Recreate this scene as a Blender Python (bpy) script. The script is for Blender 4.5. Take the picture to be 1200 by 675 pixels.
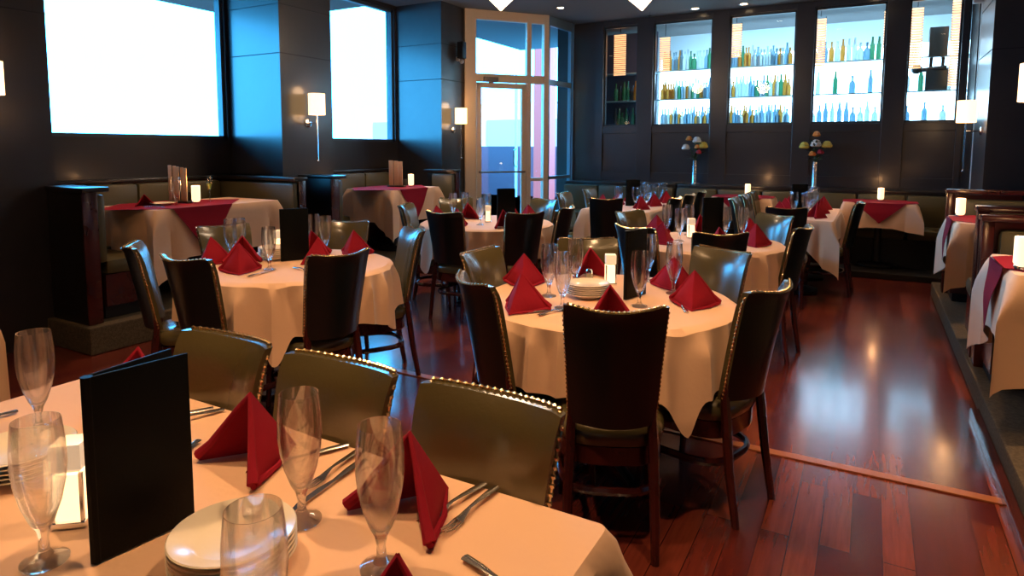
import bpy, bmesh, math, random
from mathutils import Vector, Matrix
random.seed(7)
for o in list(bpy.data.objects): bpy.data.objects.remove(o)
S = bpy.context.scene
COL = S.collection
PI = math.pi

# ------------------------------------------------------------------ camera
F_, PIT, YAW, ROL, PCY = 753.7, .09204, .50839, .00378, 243.0
CAM_H = 1.5
fw = Vector((-math.sin(YAW)*math.cos(PIT), math.cos(YAW)*math.cos(PIT), -math.sin(PIT)))
rt = Vector((math.cos(YAW), math.sin(YAW), 0)); up = rt.cross(fw)
r2 = rt*math.cos(ROL)+up*math.sin(ROL); u2 = -rt*math.sin(ROL)+up*math.cos(ROL)
cd = bpy.data.cameras.new('camera'); cam = bpy.data.objects.new('camera', cd); COL.objects.link(cam)
M = Matrix((r2, u2, -fw)).transposed().to_4x4(); M.translation = (0, 0, CAM_H)
cam.matrix_world = M
cd.sensor_width = 36; cd.lens = F_/1200*36; cd.shift_y = -(337.5-PCY)/1200
cd.clip_start = .05
S.camera = cam

# ------------------------------------------------------------------ world, exposure
S.view_settings.view_transform = 'Standard'; S.view_settings.look = 'None'
S.view_settings.exposure = 0.0; S.view_settings.gamma = 1.0
S.view_settings.use_curve_mapping = False
W = bpy.data.worlds.new('daylight'); S.world = W; W.use_nodes = True
bgn = W.node_tree.nodes['Background']
bgn.inputs[0].default_value = (.062, .48, 1.0, 1); bgn.inputs[1].default_value = 19

def light(name, kind, loc, energy, color, rot=(0, 0, 0), **kw):
    l = bpy.data.lights.new(name, kind); l.energy = energy; l.color = color
    for k, v in kw.items(): setattr(l, k, v)
    o = bpy.data.objects.new(name, l); o.location = loc; o.rotation_euler = rot; COL.objects.link(o); return o
WARM = (1.0, .58, .28)
light('sun', 'SUN', (20, -10, 20), 4.5, (1, .97, .92), (math.radians(52), 0, math.radians(55)), angle=.01)
# daylight portals in the window openings
def portal(loc, rot, sx, sy):
    l = light('window_portal', 'AREA', loc, 1, (1, 1, 1), rot, shape='RECTANGLE', size=sx, size_y=sy)
    l.data.cycles.is_portal = True
portal((-6.28, 3.65, 2.6), (0, -PI/2, 0), 2.0, 2.1)
portal((-6.28, 6.5, 2.6), (0, -PI/2, 0), 2.0, 2.1)

# ------------------------------------------------------------------ materials
MATS = {}
def pmat(name, col, rough=.5, metal=0, spec=.5, coat=0, emis=None, es=0, alpha=None, sheen=0, bump=None, noise=None, trans=0):
    if name in MATS: return MATS[name]
    m = bpy.data.materials.new(name); m.use_nodes = True; MATS[name] = m
    nt = m.node_tree; b = nt.nodes['Principled BSDF']
    b.inputs['Base Color'].default_value = (*col, 1); b.inputs['Roughness'].default_value = rough
    b.inputs['Metallic'].default_value = metal; b.inputs['Specular IOR Level'].default_value = spec
    b.inputs['Coat Weight'].default_value = coat; b.inputs['Coat Roughness'].default_value = .15
    b.inputs['Sheen Weight'].default_value = sheen; b.inputs['Transmission Weight'].default_value = trans
    if emis: b.inputs['Emission Color'].default_value = (*emis, 1); b.inputs['Emission Strength'].default_value = es
    tc = nt.nodes.new('ShaderNodeTexCoord')
    if noise:   # (scale, amount)
        n = nt.nodes.new('ShaderNodeTexNoise'); n.inputs['Scale'].default_value = noise[0]; n.inputs['Detail'].default_value = 4
        nt.links.new(tc.outputs['Object'], n.inputs['Vector'])
        r = nt.nodes.new('ShaderNodeValToRGB'); a = noise[1]
        r.color_ramp.elements[0].color = (*[c*(1-a) for c in col], 1); r.color_ramp.elements[1].color = (*[min(1, c*(1+a)) for c in col], 1)
        r.color_ramp.elements[0].position = .3; r.color_ramp.elements[1].position = .7
        nt.links.new(n.outputs[0], r.inputs[0]); nt.links.new(r.outputs[0], b.inputs['Base Color'])
    if bump:    # (scale, strength)
        n2 = nt.nodes.new('ShaderNodeTexNoise'); n2.inputs['Scale'].default_value = bump[0]
        nt.links.new(tc.outputs['Object'], n2.inputs['Vector'])
        bp = nt.nodes.new('ShaderNodeBump'); bp.inputs['Strength'].default_value = bump[1]; bp.inputs['Distance'].default_value = .01
        nt.links.new(n2.outputs[0], bp.inputs['Height']); nt.links.new(bp.outputs[0], b.inputs['Normal'])
    return m
def glass_mat(name, tint=(1, 1, 1), fac=.10, rough=.02):
    m = bpy.data.materials.new(name); m.use_nodes = True; nt = m.node_tree; nt.nodes.clear()
    out = nt.nodes.new('ShaderNodeOutputMaterial'); mx = nt.nodes.new('ShaderNodeMixShader')
    t = nt.nodes.new('ShaderNodeBsdfTransparent'); t.inputs[0].default_value = (*tint, 1)
    g = nt.nodes.new('ShaderNodeBsdfGlossy'); g.inputs['Roughness'].default_value = rough
    lw = nt.nodes.new('ShaderNodeLayerWeight'); lw.inputs[0].default_value = .5
    pw = nt.nodes.new('ShaderNodeMath'); pw.operation = 'POWER'; pw.inputs[1].default_value = 5
    nt.links.new(lw.outputs['Facing'], pw.inputs[0])
    mp = nt.nodes.new('ShaderNodeMath'); mp.operation = 'MULTIPLY_ADD'; mp.inputs[1].default_value = .8; mp.inputs[2].default_value = fac*.16
    nt.links.new(pw.outputs[0], mp.inputs[0]); nt.links.new(mp.outputs[0], mx.inputs[0])
    nt.links.new(t.outputs[0], mx.inputs[1]); nt.links.new(g.outputs[0], mx.inputs[2]); nt.links.new(mx.outputs[0], out.inputs[0])
    MATS[name] = m; return m
LEATHER = pmat('olive_leather', (.085, .068, .027), .25, spec=.7, coat=.5, bump=(90, .08))
LEATHER_SHADED = pmat('shaded_olive_leather', (.005, .009, .010), .28, spec=.45, coat=.2, bump=(90, .06))  # chair rears: same leather, colour darkened as if turned away from the light
BENCHL = pmat('bench_leather', (.085, .070, .030), .38, spec=.5, bump=(60, .08))
MAHOG = pmat('mahogany', (.055, .010, .008), .22, coat=.5, noise=(6, .35))
DARKWOOD = pmat('dark_panel_wood', (.011, .008, .008), .30, coat=.3, noise=(3, .3))
PANEL = pmat('wall_panel', (.030, .027, .029), .30, spec=.5, coat=.35, noise=(2.5, .12))
SEAM = pmat('panel_seam', (.004, .004, .005), .6)
NAIL = pmat('brass_nail', (.75, .52, .26), .25, metal=1)
CLOTH = pmat('cream_cloth', (.80, .52, .34), .85, sheen=.2, bump=(35, .12))
BURG = pmat('burgundy_cloth', (.27, .009, .024), .85, sheen=0, spec=.15, bump=(60, .1))
CHROME = pmat('chrome', (.8, .8, .82), .15, metal=1)
STEEL = pmat('cutlery_steel', (.62, .58, .54), .22, metal=1)
BLACKL = pmat('black_leatherette', (.003, .004, .004), .5, spec=.12, bump=(120, .06))
PAPER = pmat('menu_paper', (.62, .56, .46), .8)
CHINA = pmat('cream_china', (.86, .78, .64), .22, coat=.4)
CARPET = pmat('olive_carpet', (.085, .064, .040), .95, bump=(160, .5), noise=(60, .35))
BLACK = pmat('black_kick', (.004, .004, .005), .5)
CEIL = pmat('ceiling_paint', (.15, .145, .145), .8)
TAN = pmat('tan_frame_paint', (.72, .54, .38), .4)
PALEPOST = pmat('pale_post_paint', (.55, .50, .46), .4)
FROST = pmat('lit_frosted_glass', (.9, .8, .65), .5, emis=(1, .66, .34), es=1.9)
FROSTDIM = pmat('frosted_glass', (.85, .78, .68), .4, emis=(1, .72, .45), es=.45)
FLAME = pmat('candle_flame', (1, .7, .3), .5, emis=(1, .62, .25), es=25)
WAX = pmat('candle_wax', (.9, .8, .6), .5, emis=(1, .6, .25), es=2)
SHADE = pmat('lit_lamp_shade', (.9, .75, .5), .7, emis=(1, .60, .27), es=3.2)
PEND = pmat('lit_pendant_glass', (.9, .8, .7), .5, emis=(1, .75, .52), es=3.0)
DLIT = pmat('lit_downlight', (1, .9, .7), .5, emis=(1, .72, .4), es=12)
def real_glass(name):
    m = bpy.data.materials.new(name); m.use_nodes = True; nt = m.node_tree; nt.nodes.clear()
    out = nt.nodes.new('ShaderNodeOutputMaterial'); g = nt.nodes.new('ShaderNodeBsdfGlass'); g.inputs['IOR'].default_value = 1.42; g.inputs['Roughness'].default_value = .0
    t = nt.nodes.new('ShaderNodeBsdfTransparent'); mx = nt.nodes.new('ShaderNodeMixShader'); mx.inputs[0].default_value = .66
    nt.links.new(t.outputs[0], mx.inputs[1]); nt.links.new(g.outputs[0], mx.inputs[2]); nt.links.new(mx.outputs[0], out.inputs[0]); return m
GLASS = real_glass('clear_glass')
PANE = glass_mat('window_pane', (.93, .98, 1), .05)
BARPANE = glass_mat('bar_window_pane', (.9, .95, 1), .08)

def floor_mat():
    m = bpy.data.materials.new('cherry_planks'); m.use_nodes = True; nt = m.node_tree; b = nt.nodes['Principled BSDF']
    tc = nt.nodes.new('ShaderNodeTexCoord'); mp = nt.nodes.new('ShaderNodeMapping'); mp.inputs['Rotation'].default_value = (0, 0, PI/2)
    nt.links.new(tc.outputs['Object'], mp.inputs[0])
    br = nt.nodes.new('ShaderNodeTexBrick'); br.inputs['Scale'].default_value = 1; br.inputs['Brick Width'].default_value = 1.3
    br.inputs['Row Height'].default_value = .105; br.inputs['Mortar Size'].default_value = .0018; br.offset = .37
    br.inputs['Color1'].default_value = (.085, .012, .012, 1); br.inputs['Color2'].default_value = (.20, .042, .022, 1)
    br.inputs['Mortar'].default_value = (.02, .004, .004, 1); br.inputs['Bias'].default_value = -.1
    nt.links.new(mp.outputs[0], br.inputs['Vector'])
    mp2 = nt.nodes.new('ShaderNodeMapping'); mp2.inputs['Scale'].default_value = (14, 1.2, 1)
    nt.links.new(tc.outputs['Object'], mp2.inputs[0])
    n = nt.nodes.new('ShaderNodeTexNoise'); n.inputs['Scale'].default_value = 3; n.inputs['Detail'].default_value = 6
    nt.links.new(mp2.outputs[0], n.inputs['Vector'])
    mx = nt.nodes.new('ShaderNodeMix'); mx.data_type = 'RGBA'; mx.blend_type = 'MULTIPLY'; mx.inputs[0].default_value = .55
    rp = nt.nodes.new('ShaderNodeValToRGB'); rp.color_ramp.elements[0].color = (.45, .4, .4, 1); rp.color_ramp.elements[1].color = (1.25, 1.2, 1.1, 1)
    rp.color_ramp.elements[0].position = .3; rp.color_ramp.elements[1].position = .7
    nt.links.new(n.outputs[0], rp.inputs[0]); nt.links.new(br.outputs['Color'], mx.inputs[6]); nt.links.new(rp.outputs[0], mx.inputs[7])
    nt.links.new(mx.outputs[2], b.inputs['Base Color'])
    b.inputs['Roughness'].default_value = .24; b.inputs['Coat Weight'].default_value = .5; b.inputs['Coat Roughness'].default_value = .13
    bp = nt.nodes.new('ShaderNodeBump'); bp.inputs['Strength'].default_value = .12; bp.inputs['Distance'].default_value = .004
    n3 = nt.nodes.new('ShaderNodeTexNoise'); n3.inputs['Scale'].default_value = 5; nt.links.new(tc.outputs['Object'], n3.inputs['Vector'])
    nt.links.new(n3.outputs[0], bp.inputs['Height']); nt.links.new(bp.outputs[0], b.inputs['Normal'])
    return m
PLANKS = floor_mat()

# ------------------------------------------------------------------ mesh helpers
def obj(name, bm, mat, parent=None, smooth=True, loc=None, mats=None):
    me = bpy.data.meshes.new(name); bmesh.ops.recalc_face_normals(bm, faces=bm.faces); bm.to_mesh(me); bm.free()
    for x in (mats or [mat]): me.materials.append(x)
    if smooth:
        for p in me.polygons: p.use_smooth = True
        me.set_sharp_from_angle(angle=math.radians(38))
    o = bpy.data.objects.new(name, me); COL.objects.link(o)
    if parent: o.parent = parent
    if loc: o.location = loc
    return o
def tag(o, label, cat, group=None, kind=None):
    o['label'] = label; o['category'] = cat
    if group: o['group'] = group
    if kind: o['kind'] = kind
    return o
def thing(name, label, cat, loc=(0, 0, 0), rz=0, group=None):
    o = bpy.data.objects.new(name, None); COL.objects.link(o); o.location = loc; o.rotation_euler = (0, 0, rz)
    o.empty_display_size = .1
    return tag(o, label, cat, group)
def struct(name, bm, mat, label=None, smooth=False, parent=None, cat='structure'):
    o = obj(name, bm, mat, parent, smooth)
    if not parent:
        o['kind'] = 'structure'; o['category'] = cat
        if label: o['label'] = label
    return o
def NB(): return bmesh.new()
def bx(bm, x0, x1, y0, y1, z0, z1, bev=0, mi=0, mat=None):
    g = bmesh.ops.create_cube(bm, size=1); vs = g['verts']
    for v in vs:
        v.co = Vector(((x0+x1)/2+v.co.x*(x1-x0), (y0+y1)/2+v.co.y*(y1-y0), (z0+z1)/2+v.co.z*(z1-z0)))
    fs = list({f for v in vs for f in v.link_faces})
    for f in fs: f.material_index = mi
    if bev:
        es = list({e for v in vs for e in v.link_edges})
        r = bmesh.ops.bevel(bm, geom=es, offset=bev, segments=2, affect='EDGES', profile=.6)
        vs = list({v for f in r['faces'] for v in f.verts} | {v for v in vs if v.is_valid})
        for f in r['faces']: f.material_index = mi
    if mat: bmesh.ops.transform(bm, matrix=mat, verts=[v for v in vs if v.is_valid])
    return vs
def tube(bm, pts, rad, seg=8, closed=False, cap=True, sq=None):
    """round (or flattened) bar through pts, radius may be a list"""
    pts = [Vector(p) for p in pts]; n = len(pts); rs = rad if isinstance(rad, (list, tuple)) else [rad]*n
    rings = []
    up0 = Vector((0, 0, 1))
    for i, p in enumerate(pts):
        a = pts[(i-1) % n] if (closed or i > 0) else p; b = pts[(i+1) % n] if (closed or i < n-1) else p
        t = (b-a).normalized(); u = up0 if abs(t.dot(up0)) < .95 else Vector((0, 1, 0))
        s = t.cross(u).normalized(); w = s.cross(t).normalized()
        f = sq or (1, 1)
        rings.append([bm.verts.new(p+s*math.cos(2*PI*k/seg)*rs[i]*f[0]+w*math.sin(2*PI*k/seg)*rs[i]*f[1]) for k in range(seg)])
    m = n if closed else n-1
    for i in range(m):
        A, B = rings[i], rings[(i+1) % n]
        for k in range(seg): bm.faces.new((A[k], A[(k+1) % seg], B[(k+1) % seg], B[k]))
    if cap and not closed: bm.faces.new(rings[0]); bm.faces.new(rings[-1][::-1])
def lathe(bm, prof, seg=20, c=(0, 0, 0), cap=False, mi=0):
    rings = []
    for r, z in prof:
        if r < 1e-5: rings.append([bm.verts.new((c[0], c[1], c[2]+z))])
        else: rings.append([bm.verts.new((c[0]+r*math.cos(2*PI*k/seg), c[1]+r*math.sin(2*PI*k/seg), c[2]+z)) for k in range(seg)])
    for i in range(len(rings)-1):
        A, B = rings[i], rings[i+1]
        for k in range(seg):
            k2 = (k+1) % seg
            if len(A) == 1 and len(B) == 1: continue
            if len(A) == 1: f = bm.faces.new((A[0], B[k], B[k2]))
            elif len(B) == 1: f = bm.faces.new((A[k], A[k2], B[0]))
            else: f = bm.faces.new((A[k], A[k2], B[k2], B[k]))
            f.material_index = mi
    if cap:
        for R in (rings[0], rings[-1]):
            if len(R) > 2: bm.faces.new(R)
def slab(bm, poly, z0, z1, mi=0):
    a = [bm.verts.new((x, y, z0)) for x, y in poly]; b = [bm.verts.new((x, y, z1)) for x, y in poly]; n = len(poly)
    fs = [bm.faces.new(a[::-1]), bm.faces.new(b)]
    for i in range(n): fs.append(bm.faces.new((a[i], a[(i+1) % n], b[(i+1) % n], b[i])))
    for f in fs: f.material_index = mi
def children(o): return [c for c in bpy.data.objects if c.parent == o]
KIDS = {}
def copy_tree(root, loc, rz, label, group=None):
    def kids(o):
        if o.name not in KIDS: KIDS[o.name] = [c for c in COL.objects if c.parent == o]
        return KIDS[o.name]
    r = root.copy(); COL.objects.link(r); r.location = loc; r.rotation_euler = (0, 0, rz); r['label'] = label
    if group: r['group'] = group
    for ch in kids(root):
        c = ch.copy(); COL.objects.link(c); c.parent = r
        for g in kids(ch):
            d = g.copy(); COL.objects.link(d); d.parent = c
    return r
class Stamp:
    """first call moves the prototype itself, later calls copy it"""
    def __init__(s, root): s.root = root; s.used = False
    def __call__(s, loc, rz, label, group=None):
        if s.used: return copy_tree(s.root, loc, rz, label, group)
        s.used = True; r = s.root; r.location = loc; r.rotation_euler = (0, 0, rz); r['label'] = label
        if group: r['group'] = group
        return r

# ------------------------------------------------------------------ baked table-top positions (metres)
BK = {'glasses_fg': [(-1.786, 0.781), (-1.201, 0.52), (-0.912, 0.822), (-0.689, 0.789), (-0.663, 0.519)], 'glasses_tc': [(-1.319, 2.732), (-1.166, 2.555), (-1.293, 2.988), (-0.88, 2.756), (-0.815, 3.087), (-1.016, 3.32)], 'glasses_tl': [(-3.612, 2.671), (-3.607, 2.75), (-3.006, 2.521), (-3.356, 3.228), (-3.171, 3.125)], 'glasses_td': [(-3.658, 5.346), (-3.659, 5.534), (-3.118, 4.999), (-3.364, 5.523), (-3.194, 5.626), (-3.213, 5.804)], 'glasses_tm': [(-1.439, 5.187), (-1.259, 4.9), (-1.282, 5.281), (-0.98, 5.228), (-0.855, 5.247)], 'nap': {'tc': [(-1.316, 2.416), (-1.544, 2.899), (-1.352, 3.308), (-0.89, 2.406), (-0.85, 3.216), (-0.668, 2.882)], 'tl': [(-3.541, 2.442), (-3.094, 2.389), (-3.371, 2.629), (-2.919, 2.81), (-2.955, 3.159), (-3.194, 3.017)], 'td': [(-3.584, 4.953), (-3.223, 4.778), (-2.838, 4.921), (-2.881, 5.491), (-3.483, 5.344), (-3.06, 5.491)], 'tm': [(-1.331, 4.694), (-1.223, 5.394), (-0.713, 4.941), (-1.546, 5.198), (-0.823, 5.335), (-0.909, 4.592)]}, 'n3p': (-0.532, 0.643), 'plates': {'fg': (-0.916, 0.676), 'tc': (-1.113, 2.893), 'tl': (-3.311, 2.773)}, 'plate_left': (-1.499, 0.676), 'menus': {'tc': ((-0.977, 2.85), (-0.957, 3.005)), 'tl': ((-3.164, 2.753), (-3.111, 2.89)), 'td': ((-2.932, 4.888), (-2.885, 4.988)), 'tm': ((-1.04, 5.137), (-0.965, 5.182))}, 'candles': {'fg': (-1.286, 0.611), 'tc': (-1.16, 3.137), 'tl': (-3.403, 2.948), 'td': (-2.99, 4.925), 'tm': (-1.136, 5.307)}, 'shaker': {'tc': (-1.214, 3.13), 'td': (-3.049, 4.747)}, 'n1': [(-1.266, 0.854), (-1.112, 0.859), (-1.163, 1.065), (-1.184, 0.946)], 'n2': [(-0.86, 0.881), (-0.719, 0.876), (-0.769, 1.093), (-0.785, 0.976)], 'n3': (-0.618, 0.753), 'n0': (-1.639, 1.03), 'cut': [((-0.678, 1.1), (-0.7, 0.93)), ((-0.648, 1.102), (-0.65, 0.915)), ((-1.051, 1.093), (-1.134, 0.92)), ((-0.97, 1.053), (-0.949, 0.852)), ((-1.01, 1.082), (-0.974, 0.827)), ((-1.517, 1.073), (-1.552, 1.003)), ((-1.38, 0.932), (-1.337, 0.859)), ((-1.489, 1.083), (-1.519, 0.985)), ((-0.579, 0.877), (-0.465, 0.839)), ((-1.955, 0.805), (-1.958, 0.712))], 'cut_tc': [((-1.307, 2.276), (-1.202, 2.433)), ((-1.232, 2.244), (-1.177, 2.414)), ((-0.663, 2.743), (-0.546, 2.746)), ((-0.594, 3.112), (-0.614, 3.021))], 'cut_tl': [((-2.931, 2.31), (-2.961, 2.459)), ((-2.924, 2.63), (-2.754, 2.58)), ((-3.559, 2.453), (-3.64, 2.617))]}
BK_MENU = [(-1.122, 0.564), (-1.119, 0.728)]

ZT = .79          # table height on the main floor
CEILZ = 3.56

# ================================================================== STRUCTURE
WX = -6.2         # left wall plane
PX = -5.4         # pier front plane
BY = 10.1         # bar wall plane
b = NB(); bx(b, -6.6, 3.2, -2.0, 12.2, -.12, 0); struct('floor', b, PLANKS, 'glossy red cherry plank floor')
b = NB(); bx(b, -6.6, 3.2, -2.0, 12.2, CEILZ, CEILZ+.12); struct('ceiling', b, CEIL, 'dark grey painted ceiling')
b = NB(); bx(b, -4.85, .575, 3.28, 3.335, 0, .008, .002); struct('trim_1', b, pmat('threshold_oak', (.34, .11, .035), .35, coat=.3), 'light wooden threshold strip across the plank floor')
# left wall with two window openings
WIN = [(2.60, 4.70), (5.50, 7.56)]
SILL, HEAD = 1.585, 3.50
b = NB()
bx(b, WX-.16, WX, -2, 8.9, 0, SILL); bx(b, WX-.16, WX, -2, 8.9, HEAD, CEILZ)
bx(b, WX-.16, WX, -2, WIN[0][0], SILL, HEAD); bx(b, WX-.16, WX, WIN[0][1], WIN[1][0], SILL, HEAD); bx(b, WX-.16, WX, WIN[1][1], 8.9, SILL, HEAD)
struct('wall_left', b, PANEL, 'dark panelled wall with the two big windows')
for i, (y0, y1) in enumerate(WIN):
    b = NB(); fr = .035
    bx(b, WX-.10, WX-.03, y0, y0+fr, SILL, HEAD); bx(b, WX-.10, WX-.03, y1-fr, y1, SILL, HEAD)
    bx(b, WX-.10, WX-.03, y0, y1, SILL, SILL+fr); bx(b, WX-.10, WX-.03, y0, y1, HEAD-fr, HEAD)
    w = struct('window_%d' % (i+1), b, pmat('window_frame_blue_grey', (.05, .07, .09), .35), 'large bright square window, %s the sconce pier' % ('left of' if i == 0 else 'right of'))
    b = NB(); bx(b, WX-.075, WX-.065, y0+fr, y1-fr, SILL+fr, HEAD-fr); obj('pane', b, PANE, w, False)
# piers on the left wall: (y0,y1)
def seams_x(b, x, y0, y1, zs):
    for z in zs: bx(b, x-.001, x+.0012, y0, y1, z-.006, z+.006)
for i, (y0, y1) in enumerate([(-.5, 2.57), (4.74, 5.47), (7.61, 8.20)]):
    b = NB(); bx(b, WX, PX, y0, y1, 0, CEILZ)
    p = struct('wall_left_pier_%d' % (i+1), b, PANEL, ['dark panelled pier at the far left of the photo', 'dark pier between the two big windows', 'dark pier between second window and glass entrance'][i])
    b = NB(); zs = [.98+.497*k for k in range(0, 6) if .98+.497*k > 1.2]
    zs = [2.475, 2.975]
    for z in zs:
        bx(b, WX+.01, PX+.002, y0-.002, y1+.002, z-.005, z+.005)
    struct('seam', b, SEAM, parent=p)
# ---- bar wall
BW = [(-3.91, -3.34), (-3.08, -2.18), (-1.93, -1.02), (-.78, .09), (.35, .93), (1.00, 1.12)]
BS, BH = 1.865, 3.46
b = NB()
bx(b, -4.6, 3.2, BY, BY+.14, 0, BS); bx(b, -4.6, 3.2, BY, BY+.14, BH, CEILZ)
xs = [-4.6]+[v for w in BW for v in w]+[3.2]
for k in range(0, len(xs), 2): bx(b, xs[k], xs[k+1], BY, BY+.14, BS, BH)
# raised stiles and rails of the panelling
for k in range(0, len(xs), 2):
    x0, x1 = max(xs[k], -4.45), min(xs[k+1], 1.2)
    bx(b, x0, x1, BY-.03, BY, .95, CEILZ-.01, .006)
bx(b, -4.45, 1.2, BY-.025, BY, BS-.12, BS-.01, .006); bx(b, -4.45, 1.2, BY-.025, BY, .95, 1.12, .006); bx(b, -4.45, 1.2, BY-.025, BY, BH+.01, CEILZ-.01)
struct('wall_back', b, PANEL, 'dark panelled wall with the bar windows')
for i, (x0, x1) in enumerate(BW):
    b = NB(); f = .022
    bx(b, x0, x0+f, BY+.02, BY+.07, BS, BH); bx(b, x1-f, x1, BY+.02, BY+.07, BS, BH)
    bx(b, x0, x1, BY+.02, BY+.07, BS, BS+f); bx(b, x0, x1, BY+.02, BY+.07, BH-f, BH)
    w = struct('window_%d' % (i+3), b, pmat('bar_window_frame', (.02, .025, .03), .3), ['narrow dim bar window at the left end', 'second bar window from the left, bottles behind', 'third bar window from the left', 'bright fourth bar window behind the flower vase', 'fifth bar window near the white post', 'slit of glass beside the white post'][i])
    b = NB(); bx(b, x0+f, x1-f, BY+.04, BY+.046, BS+f, BH-f); obj('pane', b, BARPANE, w, False)
# back bar room shell
b = NB(); bx(b, -4.6, 3.2, 12.0, 12.15, 0, CEILZ); struct('wall_bar_back', b, pmat('bar_room_paint', (.5, .6, .65), .6), 'grey blue wall behind the bar shelves')
b = NB(); bx(b, -4.75, -4.6, BY, 12.15, 0, CEILZ); struct('wall_bar_left', b, PANEL)
b = NB(); bx(b, 3.05, 3.2, -2, 12.15, 0, CEILZ); struct('wall_right', b, PANEL, 'dark wall behind the right hand booths')
b = NB(); bx(b, -6.6, 3.2, -2.12, -2, 0, CEILZ); struct('wall_front', b, PANEL, 'wall behind the viewer')
# right hand piers
for i, (y0, y1) in enumerate([(7.85, 8.75), (4.55, 5.35)]):
    b = NB(); bx(b, .975 if i == 0 else .98, 3.05, y0, y1, 0, CEILZ)
    p = struct('wall_right_pier_%d' % (i+1), b, PANEL, ['dark pier with the sconce beside the bar windows', 'dark pier at the right edge'][i])
    b = NB()
    for z in (2.475, 2.975): bx(b, .972, 3.04, y0-.002, y1+.002, z-.005, z+.005)
    struct('seam', b, SEAM, parent=p)
b = NB(); bx(b, 1.03, 1.10, 9.28, 9.35, .05, CEILZ, .006); struct('trim_2', b, PALEPOST, 'slim pale post in front of the bar wall corner')
b = NB(); bx(b, 1.02, 1.2, 9.36, BY-.03, .05, CEILZ); struct('trim_3', b, DARKWOOD, 'dark casing behind the slim pale post')
b = NB(); bx(b, -2.93, -2.83, 1.42, 1.52, 0, 1.12) if False else None; b.free()

# ---- vestibule (glass entrance) : front face A->B, return B->C
VA = Vector((-5.40, 8.20, 0)); VB = Vector((-4.54, 9.24, 0)); VC = Vector((-4.46, 10.07, 0))
def along(p, q):
    d = (q-p); L = d.length; a = math.atan2(d.y, d.x); Mx = Matrix.Rotation(a, 4, 'Z'); Mx.translation = p; return Mx, L
Mf, LF = along(VA, VB)
def pane_obj(name, parent, x0, x1, z0, z1, Mx, m=None):
    b = NB(); bx(b, x0, x1, -.005, .005, z0, z1); bmesh.ops.transform(b, matrix=Mx, verts=b.verts); return obj(name, b, m or PANE, parent, False)
VTOP = 3.42; TR0, TR1 = 2.50, 2.62
# measured columns as fractions of the face
def fx(t): return t*LF
c0, c1, c2, c3 = fx(.13), fx(.745), fx(.80), fx(.955)
b = NB()
bx(b, 0, c0, -.05, .05, 0, CEILZ); bx(b, c3, LF+.02, -.05, .05, 0, CEILZ); bx(b, c0, c3, -.04, .04, VTOP, CEILZ); bx(b, c0, c3, -.04, .04, TR0, TR1)
bx(b, c1, c2, -.035, .035, 0, VTOP); bx(b, c2, c3, -.03, .03, 0, .12); bx(b, c2, c3, -.03, .03, .98, 1.03)
bmesh.ops.transform(b, matrix=Mf, verts=b.verts)
ent = struct('wall_entrance', b, TAN, 'tan framed glass entrance screen in the far left corner')
pane_obj('transom_pane', ent, c0, c1, TR1, VTOP, Mf); pane_obj('transom_pane', ent, c2, c3, TR1, VTOP, Mf); pane_obj('sidelight_pane', ent, c2, c3, .12, TR0, Mf)
b = NB(); dx0, dx1 = c0+.015, c1-.005; st = .075
bx(b, dx0, dx0+st, -.025, .025, .01, TR0-.01); bx(b, dx1-st, dx1, -.025, .025, .01, TR0-.01); bx(b, dx0, dx1, -.025, .025, TR0-.09, TR0-.01); bx(b, dx0, dx1, -.025, .025, .01, .25)
bmesh.ops.transform(b, matrix=Mf, verts=b.verts)
door = struct('door_1', b, TAN, 'tan framed glass entrance door')
pane_obj('pane', door, dx0+st, dx1-st, .25, TR0-.09, Mf)
b = NB(); tube(b, [(dx0+.03, -.07, 1.13), (dx1-.03, -.07, 1.13)], .014); bx(b, dx0+.03, dx0+.06, -.07, -.02, 1.115, 1.145); bx(b, dx1-.06, dx1-.03, -.07, -.02, 1.115, 1.145)
bmesh.ops.transform(b, matrix=Mf, verts=b.verts); obj('push_bar', b, pmat('bronze', (.25, .16, .10), .4, metal=.6), door)
b = NB(); tube(b, [(dx1-.13, .05, 1.2), (dx1-.16, .08, 1.24), (dx1-.16, .08, 1.46), (dx1-.13, .05, 1.5)], .012); bmesh.ops.transform(b, matrix=Mf, verts=b.verts); obj('door_handle', b, CHROME, door)
b = NB(); bx(b, dx0+.10, dx0+.33, -.085, -.03, TR0+.005, TR0+.07, .008); tube(b, [(dx0+.3, -.06, TR0), (dx0+.16, -.12, TR0-.02)], .008); bmesh.ops.transform(b, matrix=Mf, verts=b.verts); obj('door_closer', b, pmat('closer_grey', (.22, .19, .17), .4, metal=.5), door)
Ms, LS = along(VB, VC)
b = NB()
bx(b, .02, .06, -.03, .03, 0, CEILZ); bx(b, LS-.10, LS-.06, -.03, .03, 0, CEILZ); bx(b, LS-.03, LS+.01, -.03, .03, 0, CEILZ); bx(b, .06, LS-.1, -.03, .03, VTOP, CEILZ); bx(b, .06, LS-.1, -.03, .03, TR0, TR1-.04); bx(b, .06, LS-.1, -.03, .03, 0, .12); bx(b, .06, LS-.1, -.03, .03, 1.0, 1.05)
bmesh.ops.transform(b, matrix=Ms, verts=b.verts)
ret = struct('wall_entrance_return', b, pmat('blue_grey_frame', (.20, .28, .34), .35, metal=.3), 'blue grey framed glass return of the entrance')
pane_obj('pane', ret, .06, LS-.1, TR1-.04, VTOP, Ms); pane_obj('pane', ret, .06, LS-.1, 1.05, TR0, Ms); pane_obj('pane', ret, .06, LS-.1, .12, 1.0, Ms)
pm = Matrix.Translation((0, 0, 0)) @ Mf
l = light('window_portal', 'AREA', (0, 0, 0), 1, (1, 1, 1), shape='RECTANGLE', size=LF*.85, size_y=3.3); l.data.cycles.is_portal = True
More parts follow.
